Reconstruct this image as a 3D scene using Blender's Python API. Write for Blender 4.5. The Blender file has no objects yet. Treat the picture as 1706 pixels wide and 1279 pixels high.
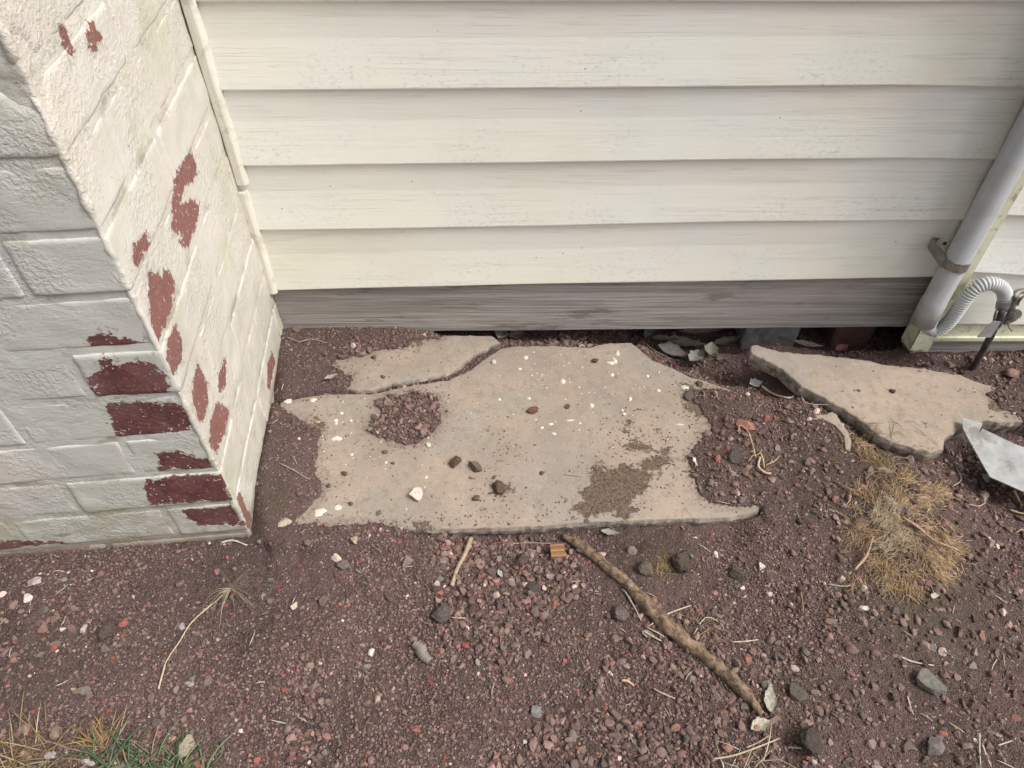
import bpy, math, random
import numpy as np
from mathutils import Vector, geometry

# ------------------------------------------------------------------ camera, light
SC = bpy.context.scene
COL = SC.collection
F, CU, CV = 1200.0, 853.0, 639.5          # focal length and centre in photo pixels
H, D = 1.08, 1.17                         # camera height, distance to the wall
PITCH = math.radians(46.4)
cam_data = bpy.data.cameras.new('camera')
cam_data.sensor_width = 36.0
cam_data.lens = F / 1706 * 36
cam_data.clip_start = 0.02
cam_data.clip_end = 200
cam = bpy.data.objects.new('camera', cam_data)
COL.objects.link(cam)
cam.location = (0, 0, H)
cam.rotation_euler = (math.pi / 2 - PITCH, 0, 0)
SC.camera = cam

SUN_EL, SUN_AZ = math.radians(52), math.radians(108)      # azimuth clockwise from +Y
world = bpy.data.worlds.new('World')
SC.world = world
world.use_nodes = True
wn = world.node_tree
for n in list(wn.nodes):
    wn.nodes.remove(n)
sky = wn.nodes.new('ShaderNodeTexSky')
sky.sky_type = 'NISHITA'
sky.sun_disc = False
sky.sun_elevation = SUN_EL
sky.sun_rotation = SUN_AZ
sky.air_density = 1.0
sky.dust_density = 6.0
sky.ozone_density = 1.0
hsv = wn.nodes.new('ShaderNodeHueSaturation')
hsv.inputs['Saturation'].default_value = 0.25             # cloud cover: nearly grey skylight
bg = wn.nodes.new('ShaderNodeBackground')
bg.inputs['Strength'].default_value = 0.135
wo = wn.nodes.new('ShaderNodeOutputWorld')
wn.links.new(sky.outputs[0], hsv.inputs['Color'])
wn.links.new(hsv.outputs[0], bg.inputs[0])
wn.links.new(bg.outputs[0], wo.inputs[0])
sun_data = bpy.data.lights.new('sun', 'SUN')
sun_data.energy = 1.6
sun_data.angle = math.radians(17)
sun_data.color = (1.0, 0.965, 0.92)
sun = bpy.data.objects.new('sun', sun_data)
COL.objects.link(sun)
sd = Vector((math.sin(SUN_AZ) * math.cos(SUN_EL), math.cos(SUN_AZ) * math.cos(SUN_EL), math.sin(SUN_EL)))
sun.rotation_euler = (-sd).to_track_quat('-Z', 'Y').to_euler()
vs = SC.view_settings
vs.view_transform = 'Standard'
vs.look = 'None'
vs.gamma = 1.0
vs.exposure = 0.62
vs.use_curve_mapping = False
SC.render.engine = 'CYCLES'
SC.cycles.max_bounces = 6

rnd = random.Random(7)
R = np.random.RandomState(11)

# ------------------------------------------------------------------ geometry helpers
ct, st = math.cos(PITCH), math.sin(PITCH)
def ray(u, v):
    x, y = (u - CU) / F, -(v - CV) / F
    return np.array([x, y * st + ct, y * ct - st])
def W(u, v, Y=D):                          # point of the plane y = Y seen at a photo pixel
    d = ray(u, v); t = Y / d[1]
    return np.array([d[0] * t, Y, H + d[2] * t])
def G(u, v, z=0.0):                        # point of the height z seen at a photo pixel
    d = ray(u, v); t = (z - H) / d[2]
    return np.array([d[0] * t, d[1] * t, z])
def P(u, v, p0, n):
    d = ray(u, v); t = np.dot(np.array(p0) - np.array([0, 0, H]), n) / np.dot(d, n)
    return np.array([0, 0, H]) + d * t
def G2(pts, z=0.0):
    return np.array([G(u, v, z)[:2] for u, v in pts])

def hsh(ix, iy, iz, seed):
    h = (ix.astype(np.int64) * 374761393 + iy.astype(np.int64) * 668265263 + iz.astype(np.int64) * 2147483647 // 3 + seed * 974634777) & 0xffffffff
    h = ((h ^ (h >> 13)) * 1274126177) & 0xffffffff
    h = ((h ^ (h >> 16)) * 2246822519) & 0xffffffff
    return ((h ^ (h >> 15)) & 0xffffff) / float(0xffffff)
def vn(x, y, z=None, seed=0):              # value noise, -1..1
    x = np.asarray(x, float); y = np.asarray(y, float)
    z = np.zeros_like(x) if z is None else np.asarray(z, float)
    ix, iy, iz = np.floor(x), np.floor(y), np.floor(z)
    fx, fy, fz = x - ix, y - iy, z - iz
    fx, fy, fz = [f * f * (3 - 2 * f) for f in (fx, fy, fz)]
    o = 0
    for a in (0, 1):
        for b in (0, 1):
            for c in (0, 1):
                w = (fx if a else 1 - fx) * (fy if b else 1 - fy) * (fz if c else 1 - fz)
                o = o + w * hsh(ix + a, iy + b, iz + c, seed)
    return o * 2 - 1
def fbm(x, y, z=None, seed=0, o=3):
    s, a, t = 0, 1.0, 0
    for k in range(o):
        f = 2.03 ** k
        s = s + a * vn(np.asarray(x) * f, np.asarray(y) * f, None if z is None else np.asarray(z) * f, seed + k)
        t += a; a *= 0.5
    return s / t
def sdf(px, py, poly):                     # signed distance, positive inside
    poly = np.asarray(poly, float); px = np.asarray(px, float); py = np.asarray(py, float)
    d2 = np.full(px.shape, 1e9); ins = np.zeros(px.shape, bool)
    n = len(poly)
    for i in range(n):
        ax, ay = poly[i]; bx, by = poly[(i + 1) % n]
        ex, ey = bx - ax, by - ay
        t = np.clip(((px - ax) * ex + (py - ay) * ey) / (ex * ex + ey * ey + 1e-12), 0, 1)
        d2 = np.minimum(d2, (px - ax - t * ex) ** 2 + (py - ay - t * ey) ** 2)
        c = ((ay > py) != (by > py))
        with np.errstate(divide='ignore', invalid='ignore'):
            xx = ex * (py - ay) / (ey if abs(ey) > 1e-12 else 1e-12) + ax
        ins ^= c & (px < xx)
    return np.where(ins, 1, -1) * np.sqrt(d2)
def sstep(a, b, x):
    t = np.clip((x - a) / (b - a), 0, 1)
    return t * t * (3 - 2 * t)

WL = {}
def link(o, parent=None, loc=(0, 0, 0)):
    COL.objects.link(o)
    loc = np.array(loc, float)
    WL[o.name] = loc
    if parent is not None:
        o.parent = parent
        loc = loc - WL[parent.name]
    o.location = loc
    return o
def tag(o, label=None, cat=None, group=None, kind=None):
    if label: o['label'] = label
    if cat: o['category'] = cat
    if group: o['group'] = group
    if kind: o['kind'] = kind
    return o
def empty(name, loc, label, cat, group=None):
    o = bpy.data.objects.new(name, None)
    o.empty_display_size = 0.05
    link(o, None, loc)
    return tag(o, label, cat, group)
def mesh_data(name, V, Fc, mat=None, smooth=True, attrs=None):
    me = bpy.data.meshes.new(name)
    V = np.asarray(V, np.float32)
    me.vertices.add(len(V)); me.vertices.foreach_set('co', V.ravel())
    if isinstance(Fc, np.ndarray):
        k = Fc.shape[1]; nf = len(Fc)
        me.loops.add(nf * k); me.loops.foreach_set('vertex_index', Fc.astype(np.int32).ravel())
        me.polygons.add(nf); me.polygons.foreach_set('loop_start', np.arange(nf, dtype=np.int32) * k)
    else:
        ls = np.array([len(f) for f in Fc]); fl = np.concatenate([np.asarray(f) for f in Fc]).astype(np.int32)
        me.loops.add(len(fl)); me.loops.foreach_set('vertex_index', fl)
        me.polygons.add(len(ls)); me.polygons.foreach_set('loop_start', np.concatenate([[0], np.cumsum(ls)[:-1]]).astype(np.int32))
    me.update(calc_edges=True)
    me.validate()
    me.polygons.foreach_set('use_smooth', np.full(len(me.polygons), smooth))
    for k, a in (attrs or {}).items():
        a = np.asarray(a, np.float32)
        if a.ndim == 2:
            if a.shape[1] == 3: a = np.hstack([a, np.ones((len(a), 1), np.float32)])
            at = me.attributes.new(k, 'FLOAT_COLOR', 'POINT'); at.data.foreach_set('color', a.ravel())
        else:
            at = me.attributes.new(k, 'FLOAT', 'POINT'); at.data.foreach_set('value', a)
    if mat: me.materials.append(mat)
    return me
def obj(name, V, Fc, mat, parent=None, smooth=True, attrs=None, origin=None):
    V = np.asarray(V, float)
    if origin is None:
        origin = (V.min(0) + V.max(0)) / 2; origin = np.array([origin[0], origin[1], V[:, 2].min()])
    me = mesh_data(name, V - np.asarray(origin), Fc, mat, smooth, attrs)
    return link(bpy.data.objects.new(name, me), parent, origin)
def join(parts):
    V, Fc, n = [], [], 0
    for v, f in parts:
        v = np.asarray(v, float); V.append(v); Fc += [[i + n for i in ff] for ff in f]; n += len(v)
    return np.vstack(V), Fc
def box(x0, x1, y0, y1, z0, z1):
    V = [(x, y, z) for z in (z0, z1) for y in (y0, y1) for x in (x0, x1)]
    return np.array(V, float), [[0, 2, 3, 1], [4, 5, 7, 6], [0, 1, 5, 4], [2, 6, 7, 3], [0, 4, 6, 2], [1, 3, 7, 5]]
def spline(pts, n):
    pts = np.asarray(pts, float)
    if len(pts) < 3: 
        t = np.linspace(0, 1, n)[:, None]; return pts[0] * (1 - t) + pts[-1] * t
    p = np.vstack([2 * pts[0] - pts[1], pts, 2 * pts[-1] - pts[-2]])
    L = len(pts) - 1; out = []
    for s in np.linspace(0, L, n):
        i = min(int(s), L - 1); t = s - i
        a, b, c, d = p[i], p[i + 1], p[i + 2], p[i + 3]
        out.append(0.5 * ((2 * b) + (-a + c) * t + (2 * a - 5 * b + 4 * c - d) * t * t + (-a + 3 * b - 3 * c + d) * t ** 3))
    return np.array(out)
def tube(path, rad, sides=8, rough=0.0, seed=0, flat=1.0, cap=True):
    path = np.asarray(path, float); n = len(path)
    rad = np.full(n, rad) if np.isscalar(rad) else np.asarray(rad, float)
    T = np.gradient(path, axis=0); T /= np.linalg.norm(T, axis=1)[:, None] + 1e-12
    up = np.array([0, 0, 1.0])
    if abs(T[0] @ up) > 0.95: up = np.array([0, 1.0, 0])
    V = []; nrm = up
    for i in range(n):
        nrm = nrm - T[i] * (nrm @ T[i]); nrm /= np.linalg.norm(nrm) + 1e-12
        b = np.cross(T[i], nrm)
        for k in range(sides):
            a = 2 * math.pi * k / sides
            V.append(path[i] + rad[i] * (b * math.cos(a) + nrm * math.sin(a) * flat))
    V = np.array(V)
    if rough:
        c = np.repeat(path, sides, axis=0); d = V - c
        s = 1 + rough * fbm(V[:, 0] * 90, V[:, 1] * 90, V[:, 2] * 90, seed, 3) 
        V = c + d * s[:, None]
    Fc = [[i * sides + k, i * sides + (k + 1) % sides, (i + 1) * sides + (k + 1) % sides, (i + 1) * sides + k] for i in range(n - 1) for k in range(sides)]
    if cap: Fc += [list(range(sides))[::-1], [(n - 1) * sides + k for k in range(sides)]]
    return V, Fc

# ------------------------------------------------------------------ materials
class NT:
    def __init__(s, name, rough=0.8, spec=0.3):
        s.m = bpy.data.materials.new(name); s.m.use_nodes = True
        s.t = s.m.node_tree; s.b = s.t.nodes['Principled BSDF']
        s.b.inputs['Roughness'].default_value = rough
        s.b.inputs['Specular IOR Level'].default_value = spec
        s.pos = s.n('ShaderNodeNewGeometry').outputs['Position']
    def n(s, t, **k):
        x = s.t.nodes.new(t)
        for a, b in k.items(): setattr(x, a, b)
        return x
    def l(s, a, b): s.t.links.new(a, b)
    def put(s, sock, v):
        if isinstance(v, (int, float)): sock.default_value = v
        elif isinstance(v, (tuple, list)): sock.default_value = tuple(v) + ((1,) if len(v) == 3 and sock.type == 'RGBA' else ())
        else: s.l(v, sock)
    def scale(s, sx, sy=None, sz=None, vec=None):
        m = s.n('ShaderNodeMapping'); sy = sx if sy is None else sy; sz = sx if sz is None else sz
        m.inputs['Scale'].default_value = (sx, sy, sz); s.l(vec or s.pos, m.inputs[0]); return m.outputs[0]
    def noise(s, sc, detail=4, rough=0.55, vec=None, dist=0, col=False):
        x = s.n('ShaderNodeTexNoise'); x.inputs['Scale'].default_value = sc; x.inputs['Detail'].default_value = detail
        x.inputs['Roughness'].default_value = rough; x.inputs['Distortion'].default_value = dist
        s.l(vec or s.pos, x.inputs['Vector']); return x.outputs['Color' if col else 'Fac']
    def vor(s, sc, vec=None, feat='F1', out='Distance', rnd_=1.0):
        x = s.n('ShaderNodeTexVoronoi', feature=feat); x.inputs['Scale'].default_value = sc; x.inputs['Randomness'].default_value = rnd_
        s.l(vec or s.pos, x.inputs['Vector']); return x.outputs[out]
    def math(s, op, a, b=0.0, c=None, clamp=False):
        x = s.n('ShaderNodeMath', operation=op, use_clamp=clamp); s.put(x.inputs[0], a); s.put(x.inputs[1], b)
        if c is not None: s.put(x.inputs[2], c)
        return x.outputs[0]
    def rng(s, v, a, b, c=0.0, d=1.0):
        x = s.n('ShaderNodeMapRange'); x.interpolation_type = 'SMOOTHSTEP'
        s.put(x.inputs[0], v)
        for i, q in enumerate((a, b, c, d)): x.inputs[i + 1].default_value = q
        return x.outputs[0]
    def mix(s, f, a, b, mode='MIX'):
        x = s.n('ShaderNodeMix', data_type='RGBA', blend_type=mode)
        s.put(x.inputs[0], f); s.put(x.inputs[6], a); s.put(x.inputs[7], b); return x.outputs[2]
    def attr(s, name, out='Fac'):
        return s.n('ShaderNodeAttribute', attribute_name=name).outputs[out]
    def bump(s, h, strength=1.0, dist=0.002, prev=None):
        x = s.n('ShaderNodeBump'); x.inputs['Strength'].default_value = strength; x.inputs['Distance'].default_value = dist
        s.l(h, x.inputs['Height'])
        if prev is not None: s.l(prev, x.inputs['Normal'])
        return x.outputs[0]
    def done(s, col, nrm=None, rough=None):
        s.put(s.b.inputs['Base Color'], col)
        if nrm is not None: s.l(nrm, s.b.inputs['Normal'])
        if rough is not None: s.put(s.b.inputs['Roughness'], rough)
        return s.m

def mat_siding(name, base=(0.755, 0.735, 0.64)):
    m = NT(name, 0.55, 0.35)
    ob = m.n('ShaderNodeObjectInfo').outputs['Random']
    off = m.n('ShaderNodeCombineXYZ'); m.l(m.math('MULTIPLY', ob, 37.0), off.inputs[0]); m.l(m.math('MULTIPLY', ob, 11.0), off.inputs[2])
    va = m.n('ShaderNodeVectorMath', operation='ADD'); m.l(m.pos, va.inputs[0]); m.l(off.outputs[0], va.inputs[1]); p = va.outputs[0]
    up = m.attr('up')
    # wavy grain lines pressed in the board
    g = m.noise(1.0, 3, 0.6, m.scale(1.7, 1, 170, p), 0.5)
    g2 = m.noise(1.0, 2, 0.6, m.scale(7, 1, 420, p), 0.2)
    lines = m.math('MULTIPLY', m.rng(m.math('ABSOLUTE', m.math('SUBTRACT', g, 0.5)), 0.0, 0.013, 1, 0), m.rng(m.noise(1.0, 3, 0.6, m.scale(3.5, 1, 30, p)), 0.42, 0.55))
    lines2 = m.rng(g2, 0.33, 0.38, 1, 0)
    patch = m.rng(m.noise(5, 3, 0.6, p), 0.38, 0.62)
    c = m.mix(m.rng(m.noise(3.5, 4, 0.6, p), 0.3, 0.7), base, (base[0] * 0.96, base[1] * 0.985, base[2] * 1.07))
    c = m.mix(m.rng(up, 0.2, 0.95, 0.0, 0.25), c, (0.70, 0.69, 0.63))  # lap shade and some grime put into the colour, greyer toward the top
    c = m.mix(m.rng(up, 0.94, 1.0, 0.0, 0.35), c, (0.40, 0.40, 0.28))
    sp = m.math('MULTIPLY', m.rng(m.noise(1.0, 5, 0.7, m.scale(95, 1, 170, p)), 0.52, 0.66), m.rng(up, 0.15, 0.75, 1, 0))
    sp = m.math('MULTIPLY', sp, m.rng(m.noise(7, 2, 0.5, p), 0.40, 0.58))
    c = m.mix(m.math('MULTIPLY', sp, 0.4), c, (0.40, 0.38, 0.30))
    c = m.mix(m.math('MULTIPLY', m.math('MULTIPLY', lines, m.math('ADD', m.math('MULTIPLY', patch, 0.5), 0.3)), 0.34), c, (0.34, 0.32, 0.27))
    c = m.mix(m.math('MULTIPLY', lines2, 0.10), c, (0.33, 0.32, 0.28))
    specks = m.rng(m.vor(34, m.scale(1, 1, 1, p)), 0.035, 0.06, 1, 0)
    c = m.mix(m.math('MULTIPLY', specks, m.rng(m.noise(9, 1, 0.5, p), 0.55, 0.6, 0, 0.85)), c, (0.09, 0.08, 0.06))
    c = m.mix(m.math('MULTIPLY', m.rng(m.noise(2.4, 3, 0.6, p), 0.5, 0.75), 0.35), c, (0.66, 0.62, 0.47))
    hgt = m.math('SUBTRACT', m.math('MULTIPLY', m.noise(1.0, 3, 0.6, m.scale(9, 1, 300, p)), 0.5), m.math('MULTIPLY', lines, 0.8))
    n1 = m.bump(hgt, 0.5, 0.0012)
    return m.done(c, n1)

def mat_baseboard():
    m = NT('weathered_grey_timber', 0.85, 0.2)
    g = m.noise(1.0, 5, 0.65, m.scale(3, 3, 160), 0.6)
    g2 = m.noise(1.0, 4, 0.6, m.scale(12, 3, 500), 0.3)
    c = m.mix(m.rng(g, 0.25, 0.75), (0.19, 0.172, 0.155), (0.40, 0.375, 0.35))
    c = m.mix(m.rng(g2, 0.36, 0.5, 0.4, 0), c, (0.11, 0.095, 0.085))
    st_ = m.math('MULTIPLY', m.rng(m.noise(1.0, 4, 0.7, m.scale(5, 1, 22)), 0.56, 0.66), 0.55)
    c = m.mix(st_, c, (0.10, 0.075, 0.062))
    c = m.mix(m.rng(m.noise(2.0, 2, 0.5), 0.45, 0.7, 0, 0.4), c, (0.30, 0.26, 0.25))
    kn = m.rng(m.vor(1.0, m.scale(5, 1, 14)), 0.03, 0.12, 0.6, 0)
    c = m.mix(kn, c, (0.075, 0.055, 0.045))
    return m.done(c, m.bump(m.math('ADD', g, g2), 0.6, 0.0015))

def mat_brick():
    m = NT('peeling_painted_brick', 0.62, 0.3)
    pe = m.attr('peel'); side = m.attr('side'); low = m.attr('low')
    e = m.math('MULTIPLY', m.math('SUBTRACT', m.noise(90, 5, 0.68), 0.5), 0.036)
    e2 = m.math('MULTIPLY', m.math('SUBTRACT', m.noise(28, 2, 0.5), 0.5), 0.012)
    k = m.math('ADD', m.math('ADD', pe, e), e2)
    mask = m.rng(k, -0.0006, 0.0006)
    # small flakes anywhere
    fl = m.math('MULTIPLY', m.rng(m.noise(60, 4, 0.7), 0.665, 0.675), m.rng(m.noise(7, 2, 0.5), 0.5, 0.62))
    fl = m.math('MULTIPLY', m.math('MAXIMUM', fl, m.math('MULTIPLY', m.rng(k, -0.014, -0.002), m.rng(m.noise(110, 4, 0.7), 0.56, 0.60))), 0.8)
    mott = m.noise(9, 5, 0.65)
    c = m.mix(m.rng(mott, 0.3, 0.7), (0.525, 0.505, 0.445), (0.575, 0.54, 0.49))
    c = m.mix(m.math('MULTIPLY', m.math('SUBTRACT', 1.0, side), 0.7), c, (0.455, 0.465, 0.43))  # front face greyer: its shade put into the paint colour, slightly green
    c = m.mix(m.rng(m.noise(5, 3, 0.6, m.scale(1.3)), 0.5, 0.72, 0, 0.75), c, (0.46, 0.46, 0.34))
    c = m.mix(m.math('MULTIPLY', side, m.rng(m.noise(1.0, 4, 0.65, m.scale(16, 16, 3.5)), 0.5, 0.72, 0, 0.5)), c, (0.42, 0.385, 0.30))
    c = m.mix(m.rng(m.noise(4.2, 3, 0.6, m.scale(-1.0)), 0.5, 0.7, 0, 0.5), c, (0.60, 0.515, 0.48))
    c = m.mix(m.rng(m.noise(150, 3, 0.7), 0.60, 0.70, 0, 0.4), c, (0.34, 0.32, 0.28))
    pits = m.math('MULTIPLY', m.rng(m.vor(75), 0.06, 0.12, 1, 0), m.rng(m.noise(13, 3, 0.6), 0.5, 0.6))
    c = m.mix(m.math('MULTIPLY', pits, 0.7), c, (0.17, 0.14, 0.12))
    grime = m.math('MULTIPLY', low, m.rng(m.noise(26, 5, 0.7), 0.38, 0.58))
    c = m.mix(m.math('MULTIPLY', grime, 0.75), c, (0.34, 0.32, 0.24))
    sz = m.n('ShaderNodeSeparateXYZ'); m.l(m.pos, sz.inputs[0])
    mud = m.math('MULTIPLY', m.rng(m.math('ADD', sz.outputs[2], m.math('MULTIPLY', m.noise(30, 4, 0.7), 0.06)), 0.035, 0.075, 1, 0), 0.75)
    j = m.attr('joint')
    jm = m.math('MULTIPLY', j, m.math('MAXIMUM', m.rng(m.noise(16, 4, 0.7), 0.52, 0.66), m.math('MULTIPLY', low, m.rng(m.noise(30, 4, 0.7), 0.42, 0.55))))
    c = m.mix(m.math('MULTIPLY', jm, 0.62), c, (0.22, 0.20, 0.15))
    c = m.mix(m.math('MULTIPLY', fl, 0.8), c, (0.21, 0.17, 0.15))
    c = m.mix(m.math('MULTIPLY', m.rng(m.noise(1.0, 5, 0.75, m.scale(14, 14, 45)), 0.60, 0.64), m.math('MULTIPLY', low, 0.7)), c, (0.20, 0.18, 0.13))
    red = m.mix(m.rng(m.noise(45, 5, 0.7), 0.3, 0.7), (0.088, 0.032, 0.031), (0.15, 0.058, 0.052))
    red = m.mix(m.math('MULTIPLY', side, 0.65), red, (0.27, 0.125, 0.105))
    red = m.mix(m.rng(m.noise(14, 3, 0.6), 0.45, 0.65, 0, 0.45), red, (0.17, 0.085, 0.08))
    red = m.mix(m.rng(m.noise(170, 4, 0.7), 0.55, 0.68, 0, 0.6), red, (0.28, 0.17, 0.15))
    wh = m.math('MULTIPLY', m.rng(m.math('SUBTRACT', m.noise(120, 3, 0.7), m.math('MULTIPLY', k, 2.0)), 0.615, 0.63), 0.9)
    red = m.mix(wh, red, (0.55, 0.53, 0.49))
    edge = m.math('MULTIPLY', m.rng(k, -0.009, 0.0, 0, 0.75), m.rng(m.noise(60, 3, 0.6), 0.4, 0.6))
    c = m.mix(edge, c, (0.48, 0.46, 0.40))
    col = m.mix(mask, c, red)
    col = m.mix(mud, col, (0.19, 0.145, 0.11))
    l1 = m.noise(1.0, 4, 0.6, m.scale(70, 70, 130), 0.4)
    l2 = m.noise(240, 4, 0.75)
    stip = m.math('MULTIPLY', m.math('MULTIPLY', m.rng(m.noise(150, 3, 0.65), 0.42, 0.62), m.rng(m.noise(8, 3, 0.6, m.scale(1, -1, 1)), 0.42, 0.58)), 0.75)
    rw = m.rng(m.noise(6, 2, 0.5), 0.38, 0.66, 0.15, 0.9)
    hh = m.math('ADD', m.math('MULTIPLY', m.math('MULTIPLY', l1, rw), 1.3), m.math('ADD', m.math('MULTIPLY', l2, 0.45), stip))
    hh = m.math('SUBTRACT', hh, m.math('MULTIPLY', mask, 0.55))
    hh = m.math('SUBTRACT', hh, m.math('MULTIPLY', fl, 0.3))
    nr = m.bump(hh, 0.42, 0.0028)
    return m.done(col, nr, m.mix(mask, (0.5, 0.5, 0.5), (0.85, 0.85, 0.85)))

def mat_slab():
    m = NT('old_concrete', 0.9, 0.2)
    d = m.attr('dirt')
    c = m.mix(m.rng(m.noise(5, 4, 0.6), 0.32, 0.68), (0.225, 0.190, 0.158), (0.315, 0.250, 0.198))
    c = m.mix(m.rng(m.noise(3.1, 3, 0.6, m.scale(1, 1.3, 1)), 0.45, 0.65, 0, 0.8), c, (0.235, 0.215, 0.19))
    c = m.mix(m.rng(m.noise(7, 4, 0.65, m.scale(-1, 1, 1)), 0.5, 0.7, 0, 0.55), c, (0.31, 0.24, 0.18))
    c = m.mix(m.rng(m.noise(330, 3, 0.7), 0.56, 0.68, 0, 0.4), c, (0.19, 0.155, 0.125))
    c = m.mix(m.rng(m.noise(70, 4, 0.7), 0.50, 0.64, 0, 0.7), c, (0.21, 0.17, 0.13))
    c = m.mix(m.rng(m.noise(24, 5, 0.75), 0.5, 0.66, 0, 0.4), c, (0.335, 0.29, 0.24))
    c = m.mix(m.rng(m.noise(14, 5, 0.7, m.scale(1, -1, 1)), 0.52, 0.66, 0, 0.4), c, (0.235, 0.195, 0.155))
    c = m.mix(m.rng(m.noise(200, 3, 0.7, m.scale(1, -1, 1)), 0.6, 0.7, 0, 0.35), c, (0.52, 0.46, 0.39))
    e = m.math('MULTIPLY', m.math('SUBTRACT', m.noise(42, 6, 0.78), 0.56), 0.115)
    k = m.math('ADD', d, e)
    mask = m.rng(k, -0.0015, 0.0025)
    halo = m.rng(k, -0.018, 0.0, 0.0, 0.35)
    dc = m.mix(m.rng(m.noise(190, 4, 0.7), 0.3, 0.7), (0.05, 0.036, 0.026), (0.15, 0.108, 0.076))
    c = m.mix(halo, c, (0.27, 0.21, 0.155))
    c = m.mix(m.math('MULTIPLY', mask, 0.93), c, dc)
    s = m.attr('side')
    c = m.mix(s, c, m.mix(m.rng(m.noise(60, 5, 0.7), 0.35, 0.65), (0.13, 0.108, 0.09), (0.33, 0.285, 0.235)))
    cr = m.math('MULTIPLY', m.rng(m.math('ABSOLUTE', m.math('SUBTRACT', m.noise(6, 5, 0.6, None, 0.4), 0.5)), 0.0, 0.0035, 1, 0), m.rng(m.noise(4, 1, 0.5), 0.52, 0.6))
    c = m.mix(m.math('MULTIPLY', cr, 0.55), c, (0.13, 0.10, 0.08))
    pit = m.math('MULTIPLY', m.rng(m.vor(120), 0.10, 0.2, 1, 0), m.rng(m.noise(25, 2, 0.5), 0.5, 0.6))
    c = m.mix(m.math('MULTIPLY', pit, 0.6), c, (0.15, 0.12, 0.10))
    dust = m.rng(m.math('ADD', m.attr('edge'), m.math('MULTIPLY', m.math('SUBTRACT', m.noise(40, 5, 0.75), 0.5), 0.07)), -0.022, 0.004)
    c = m.mix(m.math('MULTIPLY', dust, m.rng(m.noise(160, 4, 0.7), 0.42, 0.62, 0.15, 0.75)), c, (0.15, 0.105, 0.085))
    h = m.math('ADD', m.math('MULTIPLY', m.noise(230, 4, 0.7), 0.5), m.math('MULTIPLY', m.noise(35, 3, 0.6), 0.35))
    h = m.math('ADD', h, m.math('MULTIPLY', m.math('MULTIPLY', mask, m.noise(240, 3, 0.7)), 1.3))
    h = m.math('ADD', h, m.math('MULTIPLY', s, m.noise(90, 4, 0.7)))
    return m.done(c, m.bump(h, 0.7, 0.0022))

def mat_soil():
    m = NT('dark_scoria_soil', 0.95, 0.12)
    m1 = m.noise(4.5, 4, 0.6)
    c = m.mix(m.rng(m1, 0.35, 0.65), (0.080, 0.054, 0.047), (0.134, 0.083, 0.076))
    c = m.mix(m.rng(m.noise(3.4, 3, 0.6, m.scale(-1, 1, 1)), 0.5, 0.7, 0, 0.6), c, (0.112, 0.084, 0.068))
    v = m.n('ShaderNodeTexVoronoi'); v.inputs['Scale'].default_value = 430; m.l(m.pos, v.inputs['Vector'])
    sep = m.n('ShaderNodeSeparateColor'); m.l(v.outputs['Color'], sep.inputs[0])
    c = m.mix(m.rng(sep.outputs[0], 0.0, 1.0, 0.0, 0.7), c, m.mix(sep.outputs[1], (0.038, 0.027, 0.025), (0.215, 0.145, 0.132)))
    c = m.mix(m.rng(sep.outputs[2], 0.975, 0.985, 0, 0.8), c, (0.45, 0.40, 0.36))
    v2 = m.n('ShaderNodeTexVoronoi'); v2.inputs['Scale'].default_value = 900; m.l(m.pos, v2.inputs['Vector'])
    sep2 = m.n('ShaderNodeSeparateColor'); m.l(v2.outputs['Color'], sep2.inputs[0])
    c = m.mix(m.rng(sep2.outputs[0], 0.8, 0.95, 0, 0.5), c, (0.23, 0.17, 0.155))
    ol = m.attr('olive')
    c = m.mix(m.math('MULTIPLY', ol, 0.6), c, (0.10, 0.082, 0.056))
    h = m.math('SUBTRACT', m.math('MULTIPLY', m.noise(420, 4, 0.7), 1.2), m.math('MULTIPLY', v.outputs['Distance'], 1.1))
    return m.done(c, m.bump(h, 1.0, 0.003))

def mat_col(name, rough=0.9, spec=0.2, sc=220, amt=0.5, bump=0.4, bsc=300, bd=0.0015):
    m = NT(name, rough, spec)
    c = m.attr('col', 'Color')
    dk = m.mix(1.0, c, (0.45, 0.45, 0.45), 'MULTIPLY')
    lt = m.mix(1.0, c, (1.5, 1.5, 1.5), 'MULTIPLY')
    n = m.noise(sc, 4, 0.7)
    c2 = m.mix(m.rng(n, 0.3, 0.5, amt, 0), c, dk)
    c2 = m.mix(m.rng(n, 0.52, 0.75, 0, amt), c2, lt)
    return m.done(c2, m.bump(m.noise(bsc, 4, 0.7), bump, bd))

def mat_plain(name, a, b, sc=30, rough=0.6, spec=0.3, metal=0.0, bump=0.2, stretch=(1, 1, 1), bd=0.001, dirt=None, dsc=40):
    m = NT(name, rough, spec); m.b.inputs['Metallic'].default_value = metal
    v = m.scale(*stretch)
    n = m.noise(sc, 4, 0.65, v)
    c = m.mix(m.rng(n, 0.3, 0.7), a, b)
    if dirt: c = m.mix(m.rng(m.noise(dsc, 5, 0.7), 0.5, 0.66, 0, 0.7), c, dirt)
    return m.done(c, m.bump(m.noise(sc * 6, 4, 0.6, v), bump, bd))

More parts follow.
